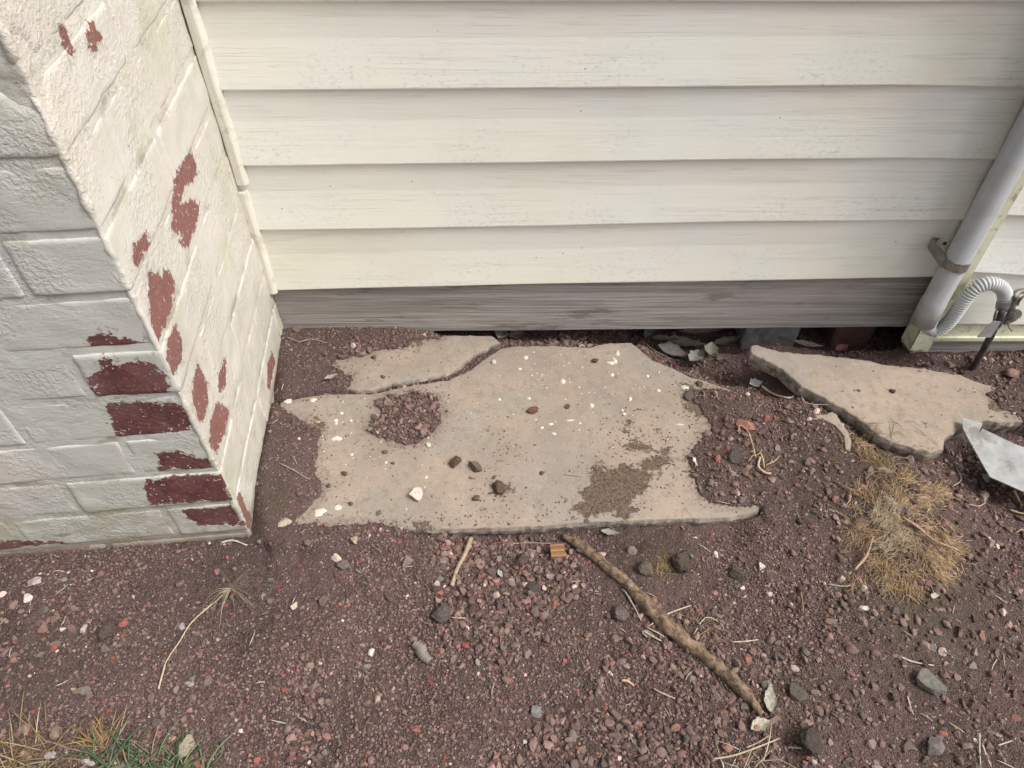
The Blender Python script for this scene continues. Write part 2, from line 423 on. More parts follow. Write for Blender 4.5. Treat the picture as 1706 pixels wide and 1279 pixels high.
M = dict(
    siding=mat_siding('cream_painted_siding'),
    timber=mat_baseboard(), brick=mat_brick(), slab=mat_slab(), soil=mat_soil(),
    rock=mat_col('stone', sc=130, amt=0.45, bump=0.6, bsc=180, bd=0.003),
    grit=mat_col('scoria_gravel', sc=400, amt=0.3, bump=0.3, bsc=500),
    clod=mat_col('dried_soil_clod', sc=260, amt=0.7, bump=1.0, bsc=330, bd=0.004),
    straw=mat_col('dry_straw', rough=0.7, sc=60, amt=0.35, bump=0.2),
    trim=mat_plain('cream_trim', (0.60, 0.57, 0.49), (0.68, 0.65, 0.57), 12, 0.5, 0.35, bump=0.3, stretch=(9, 9, 0.7), dirt=(0.42, 0.37, 0.28), dsc=25),
    trim2=mat_plain('grimy_corner_trim', (0.52, 0.52, 0.37), (0.62, 0.60, 0.47), 14, 0.55, 0.3, bump=0.3, dirt=(0.27, 0.25, 0.15), dsc=45),
    pvc=mat_plain('grey_pvc', (0.285, 0.29, 0.295), (0.345, 0.35, 0.352), 8, 0.38, 0.5, bump=0.12, stretch=(6, 6, 0.6), dirt=(0.27, 0.27, 0.25), dsc=18),
    hose=mat_plain('pale_grey_corrugated_plastic', (0.40, 0.415, 0.41), (0.50, 0.51, 0.50), 20, 0.42, 0.45, bump=0.1, dirt=(0.36, 0.35, 0.31), dsc=60),
    sleeve=mat_plain('dull_grey_plastic', (0.21, 0.22, 0.215), (0.28, 0.285, 0.28), 50, 0.6, 0.4, bump=0.5),
    strap=mat_plain('galvanised_strap', (0.16, 0.145, 0.13), (0.27, 0.25, 0.235), 80, 0.5, 0.5, 0.35, bump=0.4, dirt=(0.12, 0.08, 0.06), dsc=90),
    iron=mat_plain('dark_rusty_iron', (0.035, 0.028, 0.025), (0.10, 0.078, 0.068), 90, 0.7, 0.4, 0.3, bump=0.8),
    tagm=mat_plain('dull_grey_tag', (0.30, 0.31, 0.30), (0.40, 0.40, 0.39), 50, 0.5, 0.4, 0.2, dirt=(0.18, 0.17, 0.15), dsc=120),
    sheet=mat_plain('scratched_galvanised_sheet', (0.26, 0.265, 0.268), (0.38, 0.38, 0.375), 22, 0.48, 0.5, 0.45, bump=0.35, dirt=(0.17, 0.15, 0.13), dsc=26),
    block=mat_plain('grey_concrete_stump', (0.20, 0.195, 0.18), (0.31, 0.295, 0.27), 35, 0.9, 0.2, bump=0.7, bd=0.003, dirt=(0.11, 0.095, 0.08)),
    pier=mat_plain('brown_brick_pier', (0.11, 0.055, 0.045), (0.20, 0.12, 0.10), 40, 0.9, 0.2, bump=0.7, bd=0.003, dirt=(0.07, 0.055, 0.045)),
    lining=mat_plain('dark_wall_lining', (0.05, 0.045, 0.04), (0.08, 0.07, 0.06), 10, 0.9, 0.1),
    drop=mat_plain('dried_white_paint', (0.47, 0.425, 0.355), (0.60, 0.55, 0.46), 60, 0.6, 0.3, bump=0.3),
    bark=None,
)
def mat_bark():
    m = NT('flaking_branch_bark', 0.9, 0.2)
    at = m.attr('along'); ar = m.attr('around')
    cv = m.n('ShaderNodeCombineXYZ'); m.l(at, cv.inputs[0]); m.l(ar, cv.inputs[1])
    n = m.noise(1.0, 5, 0.7, m.scale(45, 7, 1, cv.outputs[0]))
    c = m.mix(m.rng(n, 0.3, 0.7), (0.10, 0.068, 0.047), (0.27, 0.185, 0.12))
    c = m.mix(m.rng(m.noise(85, 5, 0.7), 0.50, 0.60, 0, 0.8), c, (0.06, 0.042, 0.036))
    c = m.mix(m.rng(m.noise(60, 5, 0.7, m.scale(-1, 1, 1)), 0.58, 0.66, 0, 0.8), c, (0.29, 0.215, 0.15))
    return m.done(c, m.bump(m.math('ADD', n, m.noise(110, 4, 0.7)), 0.8, 0.003))
M['bark'] = mat_bark()
M['leafm'] = mat_col('dead_leaf', rough=0.8, sc=330, amt=0.85, bump=0.5, bsc=200, bd=0.002)

# ------------------------------------------------------------------ slab outlines and soil patches (world plan)
ZS = 0.020
slab_main_px = [(468, 670), (500, 662), (540, 656), (580, 655), (620, 656), (652, 648), (700, 639), (748, 632), (784, 616), (806, 598), (834, 580),
                (860, 576), (920, 575), (985, 578), (1008, 571), (1052, 570), (1066, 581), (1087, 599), (1120, 612), (1150, 627), (1182, 636),
                (1225, 652), (1262, 690), (1275, 760), (1272, 820), (1263, 852), (1215, 862), (1110, 864), (1000, 868), (870, 877), (760, 880), (680, 881), (560, 886), (455, 892), (445, 800)]
slab_back_px = [(478, 640), (470, 560), (560, 556), (700, 560), (770, 557), (820, 558), (834, 570), (820, 573), (788, 590), (768, 607), (741, 622), (700, 629), (648, 639), (618, 649), (580, 647), (538, 649), (500, 655), (480, 659)]
slab_right_px = [(1249, 575), (1262, 573), (1300, 584), (1370, 590), (1432, 597), (1482, 607), (1540, 613), (1600, 624), (1655, 643), (1715, 668), (1720, 700), (1668, 702),
                 (1640, 700), (1618, 712), (1596, 716), (1574, 727), (1572, 746), (1546, 752), (1500, 738), (1462, 722), (1430, 694), (1376, 662), (1336, 642), (1306, 614), (1276, 599), (1253, 588)]
def z_right(x, y): return 0.030 + 0.030 * np.clip((0.95 - np.asarray(x)) / 0.45, 0, 1)
def G_on(u, v, fz):
    z = 0.03
    for _ in range(8):
        p = G(u, v, z); z = float(fz(p[0], p[1]))
    return p
slab_main = G2(slab_main_px, ZS)
slab_back = G2(slab_back_px, ZS + 0.001)
slab_right = np.array([G_on(u, v, z_right)[:2] for u, v in slab_right_px])
ZB = ZS + 0.001

soil_polys = [
    G2([(1140, 652), (1190, 645), (1250, 662), (1330, 690), (1345, 900), (1290, 885), (1266, 846), (1228, 846), (1182, 838), (1162, 820), (1150, 785), (1143, 765), (1165, 738), (1183, 715), (1170, 684), (1150, 670)], ZS),
    G2([(430, 640), (480, 688), (505, 702), (535, 716), (530, 742), (526, 790), (540, 818), (520, 842), (492, 868), (470, 905), (380, 905), (400, 760)], ZS),
    G2([(625, 668), (650, 657), (700, 654), (728, 662), (738, 690), (726, 718), (700, 738), (672, 743), (640, 732), (612, 716), (614, 702), (634, 690)], ZS),
    G2([(440, 530), (700, 530), (735, 562), (700, 566), (668, 580), (640, 584), (605, 594), (562, 600), (556, 612), (588, 630), (584, 644), (562, 652), (536, 653), (470, 668), (440, 660)], ZS),
    G2([(460, 872), (560, 872), (640, 872), (660, 879), (700, 888), (690, 915), (440, 915)], ZS),
    G2([(1645, 655), (1668, 642), (1706, 645), (1760, 650), (1760, 720), (1706, 694), (1668, 678)], 0.035),
]
soil_top = [0.012, 0.010, 0.004, 0.010, 0.004, 0.006]

def bl(u, v, rad, amp, z=0.0):
    p = G(u, v, z); return (p[0], p[1], rad, amp)
BL = [bl(1300, 720, 0.10, 0.022), bl(1370, 700, 0.085, 0.018), bl(1420, 800, 0.11, 0.020), bl(1300, 830, 0.08, 0.012), bl(1190, 665, 0.05, 0.012),
      bl(1150, 580, 0.06, -0.05), bl(1215, 610, 0.055, -0.045), bl(1230, 565, 0.05, -0.03), bl(1040, 556, .05, -.02), bl(1280, 650, 0.035, -0.02), bl(1110, 575, 0.04, -0.03), bl(1380, 690, 0.02, -0.008),
      bl(1400, 575, 0.08, -0.03), bl(1480, 580, 0.06, -0.025), bl(980, 560, 0.06, -0.02), bl(880, 556, 0.06, -0.015),
      bl(1612, 760, 0.030, -0.035), bl(1650, 795, 0.035, -0.035), bl(1600, 735, 0.025, -0.02), bl(1700, 820, 0.03, -0.02), bl(1680, 620, 0.06, -0.015), bl(1600, 605, 0.04, -0.02),
      bl(1430, 735, 0.03, -0.012), bl(1505, 850, 0.12, 0.012),
      bl(900, 930, 0.05, -0.008), bl(1090, 920, 0.03, 0.012), bl(1140, 915, 0.03, 0.010), bl(760, 905, 0.06, -0.006),
      bl(1340, 1235, 0.018, 0.012), bl(1310, 1250, 0.02, -0.008), bl(1050, 1180, 0.03, -0.006), bl(1440, 1120, 0.10, 0.010), bl(180, 1050, 0.02, 0.004), bl(300, 1130, 0.10, 0.006)]

def terrain(x, y):
    x = np.asarray(x, float); y = np.asarray(y, float)
    h = 0.010 * fbm(x * 3.2, y * 3.2, None, 3, 2) + 0.0045 * fbm(x * 13, y * 13, None, 9, 2)
    for bx, by, r, a in BL:
        h = h + a * np.exp(-((x - bx) ** 2 + (y - by) ** 2) / (r * r))
    h = h - sstep(1.15, 1.21, y) * (0.022 + 0.05 * sstep(0.12, 0.3, x))
    near = 1 - sstep(1.3, 2.5, np.abs(x)) * 0.7
    lump = fbm(x * 48, y * 48, None, 21, 3)
    fine = fbm(x * 150, y * 150, None, 33, 2)
    h = h + near * (0.0042 * lump + 0.0026 * np.abs(fine) + 0.0016 * np.maximum(0, vn(x * 95, y * 95, None, 41)) )
    # the slabs press the ground down under them, except where soil has washed over
    sm = sdf(x, y, slab_main); sb = sdf(x, y, slab_back); sr = sdf(x, y, slab_right)
    zt = z_right(x, y)
    h = np.where(sm > -0.004, np.minimum(h, ZS - 0.014), h)
    h = np.where(sb > -0.004, np.minimum(h, ZB - 0.014), h)
    h = np.where(sr > -0.01, np.minimum(h, zt - 0.030), h)
    fr = np.exp(-((y - 0.665) / 0.03) ** 2) * sstep(-0.15, 0.0, x) * (1 - sstep(0.38, 0.42, x))
    h = h - 0.011 * fr
    rag = 0.007 * fbm(x * 42, y * 42, None, 51, 3) + 0.004 * fbm(x * 160, y * 160, None, 57, 2)
    for i, (poly, tp) in enumerate(zip(soil_polys, soil_top)):
        s = sdf(x, y, poly) + rag
        z0 = zt if i == 5 else (ZB if i == 3 else ZS)
        top = z0 + 0.0008 + tp * sstep(-0.002, 0.05, s) + 0.0022 * np.abs(fine) + 0.0022 * (lump * 0.5 + 0.5)
        if i == 5: top = top - 0.01 * sstep(0.99, 1.08, x)
        sx_ = sr if i == 5 else (sb if i == 3 else sm); fd = sstep(-0.05, -0.004, np.maximum(sx_, -0.2 if i in (5, 3) else sb))
        top = np.where(fd < 1, top * fd + (h + 0.0003) * (1 - fd), top); z0 = z0 * fd + h * (1 - fd)
        k = sstep(-0.0015, 0.0025, s)
        h = np.where(s > -0.0015, np.maximum(h, (z0 - 0.006) * (1 - k) + top * k), h)
    return h

# ------------------------------------------------------------------ ground sheet
FX0, FX1, FY0, FY1, FS = -1.18, 1.20, 0.26, 1.34, 0.0032
def ext(a, b, s, lim):
    core = list(np.arange(a, b + s / 2, s)); out, st_, v = [], s, b
    while v < lim: st_ = min(st_ * 1.35, 3.0); v += st_; out.append(v)
    lo, st_, v = [], s, a
    while v > -lim: st_ = min(st_ * 1.35, 3.0); v -= st_; lo.append(v)
    return np.array(lo[::-1] + core + out)
gx, gy = ext(FX0, FX1, FS, 30), ext(FY0, FY1, FS, 30)
XX, YY = np.meshgrid(gx, gy)
HH = terrain(XX, YY)
nx, ny = len(gx), len(gy)
idx = np.arange(nx * ny).reshape(ny, nx)
Q = np.stack([idx[:-1, :-1], idx[:-1, 1:], idx[1:, 1:], idx[1:, :-1]], -1).reshape(-1, 4)
olive = np.zeros(XX.shape)
for u, v, r in [(1190, 660, 0.07), (1490, 850, 0.10), (60, 1100, 0.05), (1330, 1160, 0.06), (460, 840, 0.04), (660, 690, 0.03), (1540, 1000, 0.1), (1120, 930, 0.05)]:
    p = G(u, v, 0.01); olive = np.maximum(olive, np.exp(-((XX - p[0]) ** 2 + (YY - p[1]) ** 2) / r ** 2))
ground = obj('ground', np.stack([XX, YY, HH], -1).reshape(-1, 3), Q, M['soil'], None, True, {'olive': olive.ravel()}, origin=(0, 0, 0))
tag(ground, kind='structure')

def hgt(x, y):
    x = np.atleast_1d(x).astype(float); y = np.atleast_1d(y).astype(float)
    i = np.clip(np.searchsorted(gx, x) - 1, 0, nx - 2); j = np.clip(np.searchsorted(gy, y) - 1, 0, ny - 2)
    fx = (x - gx[i]) / (gx[i + 1] - gx[i]); fy = (y - gy[j]) / (gy[j + 1] - gy[j])
    return HH[j, i] * (1 - fx) * (1 - fy) + HH[j, i + 1] * fx * (1 - fy) + HH[j + 1, i] * (1 - fx) * fy + HH[j + 1, i + 1] * fx * fy
def surf(x, y):
    h = hgt(x, y); x = np.atleast_1d(x); y = np.atleast_1d(y)
    h = np.where(sdf(x, y, slab_main) > 0, np.maximum(h, ZS), h)
    h = np.where(sdf(x, y, slab_back) > 0, np.maximum(h, ZB), h)
    h = np.where(sdf(x, y, slab_right) > 0, np.maximum(h, z_right(x, y)), h)
    return h
def S(u, v, lift=0.0):                      # surface point seen at a photo pixel
    z = 0.01
    for _ in range(10):
        p = G(u, v, z + lift); z = 0.5 * z + 0.5 * float(surf(p[0], p[1])[0])
    return np.array([p[0], p[1], z])
def mpp(p):                                 # metres per photo pixel at a point
    return (p[1] * ct + (H - p[2]) * st) / F

# ------------------------------------------------------------------ slabs
def slab(name, poly, zf, thick, label, cat, dirt=None, seed=0, inner=0.008, rag=0.0022, bevel=0.002):
    pts = []
    n = len(poly)
    for i in range(n):
        a, b = poly[i], poly[(i + 1) % n]; L = np.linalg.norm(b - a); k = max(1, int(L / 0.005))
        for j in range(k): pts.append(a + (b - a) * j / k)
    pts = np.array(pts)
    area = 0.5 * np.sum(pts[:, 0] * np.roll(pts[:, 1], -1) - np.roll(pts[:, 0], -1) * pts[:, 1])
    if area < 0: pts = pts[::-1]
    t = np.roll(pts, -1, 0) - np.roll(pts, 1, 0); t /= np.linalg.norm(t, axis=1)[:, None] + 1e-9
    nr = np.stack([t[:, 1], -t[:, 0]], 1)
    w = rag * fbm(pts[:, 0] * 90, pts[:, 1] * 90, None, seed, 3)
    pts = pts + nr * w[:, None]
    top = pts - nr * bevel
    x0, y0 = top.min(0); x1, y1 = top.max(0)
    gxx, gyy = np.meshgrid(np.arange(x0, x1, inner), np.arange(y0, y1, inner))
    gxx = gxx + R.uniform(-.3, .3, gxx.shape) * inner; gyy = gyy + R.uniform(-.3, .3, gyy.shape) * inner
    q = np.stack([gxx.ravel(), gyy.ravel()], 1); q = q[sdf(q[:, 0], q[:, 1], top) > inner * 0.6]
    allp = [Vector(p) for p in top] + [Vector(p) for p in q]
    vo, _, fo, ov, _, _ = geometry.delaunay_2d_cdt(allp, [], [list(range(len(top)))], 1, 1e-6, True)
    P2 = np.array([(v.x, v.y) for v in vo]); m = {}
    cen = np.array([P2[list(f)].mean(0) for f in fo]); keep = sdf(cen[:, 0], cen[:, 1], top) > 0
    fo = [f for f, k_ in zip(fo, keep) if k_]
    for i, o_ in enumerate(ov):
        for k in o_:
            m[k] = i
    z = zf(P2[:, 0], P2[:, 1]) + 0.0008 * fbm(P2[:, 0] * 14, P2[:, 1] * 14, None, seed + 5, 3)
    ed = sdf(P2[:, 0], P2[:, 1], top)
    z = z - 0.0015 * (1 - sstep(0, 0.01, ed))
    V = [np.column_stack([P2, z])]; Fc = [list(f) for f in fo]
    sidea = [np.zeros(len(P2))]
    base = len(P2); N = len(pts)
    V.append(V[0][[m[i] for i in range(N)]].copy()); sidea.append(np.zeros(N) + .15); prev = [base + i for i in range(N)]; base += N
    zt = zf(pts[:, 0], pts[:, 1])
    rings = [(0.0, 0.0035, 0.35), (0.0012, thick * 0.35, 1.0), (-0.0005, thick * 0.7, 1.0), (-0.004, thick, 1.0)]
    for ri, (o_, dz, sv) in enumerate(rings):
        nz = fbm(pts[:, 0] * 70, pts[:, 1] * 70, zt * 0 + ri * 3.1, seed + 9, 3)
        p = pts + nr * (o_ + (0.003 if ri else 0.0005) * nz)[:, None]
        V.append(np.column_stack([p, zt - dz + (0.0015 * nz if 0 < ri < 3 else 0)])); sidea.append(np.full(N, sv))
        cur = [base + i for i in range(N)]
        for i in range(N):
            j = (i + 1) % N; Fc.append([cur[i], cur[j], prev[j], prev[i]])
        prev = cur; base += N
    Fc.append(prev[::-1])
    V = np.vstack(V)
    edv = np.full(len(V), -0.1)
    for pl in soil_polys: edv = np.maximum(edv, sdf(V[:, 0], V[:, 1], pl))
    d = np.full(len(V), -0.1)
    for pl, off in (dirt or []):
        d = np.maximum(d, sdf(V[:, 0], V[:, 1], pl) + off)
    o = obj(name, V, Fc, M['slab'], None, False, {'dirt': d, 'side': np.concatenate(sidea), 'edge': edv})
    return tag(o, label, cat)
dirt_main = [(G2(p, ZS), o_) for p, o_ in [
    ([(945, 862), (955, 835), (975, 800), (985, 770), (1005, 765), (1022, 775), (1060, 768), (1088, 750), (1126, 745), (1118, 768), (1090, 800), (1062, 840), (1052, 862)], 0.0),
    ([(1032, 712), (1054, 705), (1050, 724), (1030, 730)], 0.002), ([(1088, 715), (1110, 712), (1108, 728), (1090, 728)], -0.006),
    ([(1000, 745), (1060, 720), (1120, 745), (1060, 765)], -0.012),
    ([(815, 800), (838, 798), (862, 812), (838, 826), (820, 826)], 0.001), ([(825, 725), (855, 725), (860, 760), (835, 760)], -0.014),
    ([(1130, 640), (1170, 640), (1190, 690), (1160, 700), (1140, 680)], 0.0), ([(670, 871), (760, 868), (740, 884), (670, 884)], 0.0),
    ([(520, 690), (548, 700), (545, 730), (520, 735)], -0.004), ([(770, 868), (900, 866), (900, 880), (770, 882)], -0.012)]]
dirt_back = [(G2(p, ZB), o_) for p, o_ in [([(540, 600), (660, 572), (700, 570), (720, 556), (500, 556)], 0.004), ([(680, 575), (700, 572), (705, 582), (682, 584)], 0.0)]]
dirt_right = [(np.array([G_on(u, v, z_right)[:2] for u, v in p]), o_) for p, o_ in [([(1538, 704), (1552, 708), (1548, 716), (1540, 714)], -0.002), ([(1630, 660), (1680, 660), (1700, 700), (1640, 690)], -0.012), ([(1450, 605), (1560, 618), (1560, 626), (1450, 612)], -0.012), ([(1470, 700), (1500, 740), (1480, 740)], -0.01)]]
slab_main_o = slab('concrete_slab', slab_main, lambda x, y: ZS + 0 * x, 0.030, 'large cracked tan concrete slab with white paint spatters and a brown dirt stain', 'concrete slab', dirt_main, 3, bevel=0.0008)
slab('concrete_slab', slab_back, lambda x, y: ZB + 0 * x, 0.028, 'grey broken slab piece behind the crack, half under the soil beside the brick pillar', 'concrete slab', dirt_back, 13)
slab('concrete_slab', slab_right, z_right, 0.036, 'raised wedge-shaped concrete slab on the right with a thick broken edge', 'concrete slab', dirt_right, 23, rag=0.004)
shard = G2([(1345, 697), (1375, 694), (1384, 690), (1393, 694), (1398, 706), (1412, 724), (1417, 740), (1415, 756), (1406, 752), (1404, 730), (1388, 712), (1372, 703), (1350, 702)], 0.034)
slab('concrete_shard', shard, lambda x, y: 0.0425 + 0 * x, 0.03, 'thin pale concrete edge poking out of the soil mound between the slabs', 'concrete shard', None, 33, inner=0.004, rag=0.0012, bevel=0.0008)

# white paint spatters dried on the slab (flat print with real thickness, irregular discs)
def blob(c, rx, ry, ang, h, seed, n=14, jag=0.25):
    r_ = random.Random(seed); V = [(c[0], c[1], c[2] + h)]
    for ring, (k, zz) in enumerate(((0.8, h * 0.9), (1.0, -0.0004))):
        for i in range(n):
            a = 2 * math.pi * i / n
            if ring == 0: pass
            q = 1 + jag * 0.45 * (math.sin(a * 2 + seed) * .5 + math.sin(a * 3 + seed * 1.7) * 0.5 + math.sin(a * 7 + seed * 2.3) * 0.3 + math.sin(a * 5 + seed * 3.1) * .3)
            x, y = rx * k * q * math.cos(a), ry * k * q * math.sin(a)
            V.append((c[0] + x * math.cos(ang) - y * math.sin(ang), c[1] + x * math.sin(ang) + y * math.cos(ang), c[2] + zz))
    Fc = [[0, 1 + i, 1 + (i + 1) % n] for i in range(n)] + [[1 + i, 1 + n + i, 1 + n + (i + 1) % n, 1 + (i + 1) % n] for i in range(n)]
    return np.array(V), Fc
big = [(533, 853, 11, 9, .7), (563, 845, 8, 6, .2), (561, 730, 10, 6, .7), (876, 595, 5, 5, .2), (938, 635, 5, 6, .1), (866, 614, 5, 3, .2), (1020, 624, 4, 4, .3), (1079, 626, 3, 3, .3),
       (1141, 645, 7, 5, .5), (1097, 650, 4, 4, .3), (881, 663, 5, 3, .3), (832, 665, 4, 3, .3), (1050, 664, 4, 5, .5), (1037, 683, 3, 3, .3), (1040, 689, 4, 3, .4), (986, 675, 4, 6, .6), (585, 700, 4, 3, .3),
       (560, 700, 5, 3, .4), (560, 705, 3, 3, .2), (918, 706, 5, 3, .3), (903, 712, 4, 3, .3), (923, 722, 5, 3, .3), (569, 688, 4, 3, .4), (643, 770, 3, 3, .2), (710, 795, 3, 3, .2), (586, 757, 4, 3, .3), (965, 716, 2, 2, .2),
       (1024, 600, 4, 9, .5), (1029, 588, 4, 7, .5), (1018, 604, 8, 4, .6), (950, 700, 10, 1.8, .5), (1132, 707, 9, 1.6, .5), (886, 625, 2, 2, .2), (970, 612, 2, 2, .2), (855, 690, 2, 2, .2), (1098, 620, 2, 2, .1), (480, 668, 9, 5, .6), (522, 666, 7, 4, .6)]
parts = []
for i, (u, v, a, b, j) in enumerate(big):
    p = G(u, v, ZS + 0.0006); s = mpp(p); parts.append(blob(p, a * s * .8, b * s * .95, rnd.uniform(-.3, .3), 0.0007, i, 16, j))
for i in range(210):
    c = rnd.choice([(900, 640, 90, 40), (960, 680, 80, 40), (560, 720, 40, 40), (880, 610, 60, 25), (1000, 650, 110, 50), (640, 780, 90, 60)])
    u, v = rnd.gauss(c[0], c[1] * 0 + c[2]), rnd.gauss(c[1], c[3])
    p = G(u, v, ZS + 0.0006)
    if sdf(p[0], p[1], slab_main) < 0.01 or hgt(p[0], p[1])[0] > ZS: continue
    r_ = abs(rnd.gauss(0, 0.7)) * 0.001 + 0.0006; parts.append(blob(p, r_, r_ * rnd.uniform(.7, 1.2), 0, 0.0004, i + 99, 7, 0.2))
V, Fc = join(parts)
po = obj('paint_spatter', V, Fc, M['drop'], slab_main_o, True); tag(po, 'cream white paint drops dried on the slab', kind='stuff')

# ------------------------------------------------------------------ brick pillar
C0 = np.array([-0.448, 0.664, 0.0])
e1 = np.array([-0.9952, -0.0983, 0.0]); e2 = np.array([-0.0983, 0.9952, 0.0])
def face_front(u, v):
    p = P(u, v, C0, e2); q = p - C0; return (q @ e1, p[2])
def face_side(u, v):
    p = P(u, v, C0, e1); q = p - C0; return (q @ e2, p[2])
pf = [[face_front(*q) for q in pl] for pl in [
    [(148, 562), (170, 556), (205, 562), (215, 573), (240, 570), (251, 578), (180, 585), (148, 583)],
    [(152, 630), (175, 606), (245, 602), (270, 620), (286, 656), (170, 660), (150, 650)], [(163, 597), (190, 597), (190, 602), (165, 602)],
    [(178, 676), (235, 672), (290, 672), (315, 690), (320, 722), (200, 730), (188, 715)],
    [(260, 757), (300, 754), (355, 768), (352, 780), (265, 783)],
    [(240, 812), (250, 798), (290, 794), (375, 790), (388, 832), (250, 838)],
    [(305, 852), (390, 845), (410, 875), (330, 874)], [(-40, 902), (90, 902), (150, 908), (90, 930), (-40, 940)]]]
ps = [[face_side(*q) for q in pl] for pl in [
    [(318, 252), (331, 285), (322, 298), (306, 310), (300, 330), (297, 352), (288, 345), (290, 305), (308, 272)],
    [(318, 335), (333, 345), (325, 375), (308, 412), (302, 405), (312, 385), (290, 382), (291, 352), (305, 345)],
    [(240, 390), (247, 405), (225, 437), (221, 425)], [(249, 455), (262, 464), (280, 455), (290, 475), (282, 520), (262, 568), (255, 545), (250, 500)],
    [(290, 545), (300, 570), (298, 600), (288, 616), (277, 600), (278, 575)], [(332, 608), (346, 640), (345, 675), (335, 702), (325, 680), (323, 640)],
    [(365, 673), (380, 685), (375, 715), (360, 752), (352, 738), (352, 700)], [(152, 42), (162, 60), (158, 82), (148, 76), (145, 55)],
    [(376, 600), (377, 640), (368, 652), (366, 625)], [(400, 825), (410, 850), (420, 868), (422, 893), (408, 875), (393, 840)],
    [(105, 50), (112, 62), (124, 95), (118, 92), (108, 68)]]]
ps_faint = [face_side(*q) for q in [(452, 575), (460, 600), (450, 660), (440, 645), (444, 600)]]
pillar = empty('brick_pillar', C0, 'square brick pillar in peeling off-white paint with dark red patches near the ground', 'pillar')
CH, JT = 0.086, 0.010
ZB0 = 0.020 - CH
def peel_attr(V):
    q = V - C0; a = q @ e1; b = q @ e2; z = V[:, 2]
    sf = np.full(len(V), -0.1); ss = np.full(len(V), -0.1)
    for pl in pf: sf = np.maximum(sf, sdf(a, z, pl) + 0.002)
    for pl in ps: ss = np.maximum(ss, sdf(b, z, pl) + 0.0045)
    ss = np.maximum(ss, sdf(b, z, ps_faint) - 0.008)
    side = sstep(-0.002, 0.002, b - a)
    pe = np.where(b < a + 0.0, sf, ss)
    low = sstep(0.28, 0.0, z) * (1 - 0.5 * side)
    # damp streaks on the lowest joints
    return pe, side, low
def gridcoord(L, r, step):
    n = max(2, int(round((L - 4 * r) / step)))
    return np.concatenate([[0, r * .45, r * 1.1], np.linspace(2.2 * r, L - 2.2 * r, n), [L - r * 1.1, L - r * .45, L]])
def rbox(a0, a1, b0, b1, z0, z1, r=0.005, step=0.009, seed=0, amp=0.0014, inset=0.0):
    ga, gb, gz = gridcoord(a1 - a0, r, step) + a0, gridcoord(b1 - b0, r, step) + b0, gridcoord(z1 - z0, r, step) + z0
    na, nb, nz = len(ga), len(gb), len(gz)
    vid, V, Fc = {}, [], []
    def vi(i, j, k):
        key = (i, j, k)
        if key not in vid: vid[key] = len(V); V.append((ga[i], gb[j], gz[k]))
        return vid[key]
    for i in range(na - 1):
        for j in range(nb - 1):
            Fc.append([vi(i, j, nz - 1), vi(i, j + 1, nz - 1), vi(i + 1, j + 1, nz - 1), vi(i + 1, j, nz - 1)])
            Fc.append([vi(i, j, 0), vi(i + 1, j, 0), vi(i + 1, j + 1, 0), vi(i, j + 1, 0)])
    for i in range(na - 1):
        for k in range(nz - 1):
            Fc.append([vi(i, 0, k), vi(i, 0, k + 1), vi(i + 1, 0, k + 1), vi(i + 1, 0, k)])
            Fc.append([vi(i, nb - 1, k), vi(i + 1, nb - 1, k), vi(i + 1, nb - 1, k + 1), vi(i, nb - 1, k + 1)])
    for j in range(nb - 1):
        for k in range(nz - 1):
            Fc.append([vi(0, j, k), vi(0, j + 1, k), vi(0, j + 1, k + 1), vi(0, j, k + 1)])
            Fc.append([vi(na - 1, j, k), vi(na - 1, j, k + 1), vi(na - 1, j + 1, k + 1), vi(na - 1, j + 1, k)])
    V = np.array(V)
    lo, hi = np.array([a0, b0, z0]) + r, np.array([a1, b1, z1]) - r
    c = np.clip(V, lo, hi); d = V - c; L = np.linalg.norm(d, axis=1)
    nrm = d / (L[:, None] + 1e-9)
    V = c + nrm * np.minimum(L, r)[:, None]
    Wp = C0 + V[:, :1] * e1 + V[:, 1:2] * e2; Wp[:, 2] = V[:, 2]
    nW = nrm[:, :1] * e1 + nrm[:, 1:2] * e2; nW[:, 2] += nrm[:, 2]
    f = amp * fbm(Wp[:, 0] * 30, Wp[:, 1] * 30, Wp[:, 2] * 30, seed, 3) + amp * 0.8 * fbm(Wp[:, 0] * 9, Wp[:, 1] * 9, Wp[:, 2] * 9, 77, 2)
    Wp = Wp + nW * (f + inset)[:, None]
    return Wp, Fc
PW, PD = 0.71, 0.60
rb = random.Random(5)
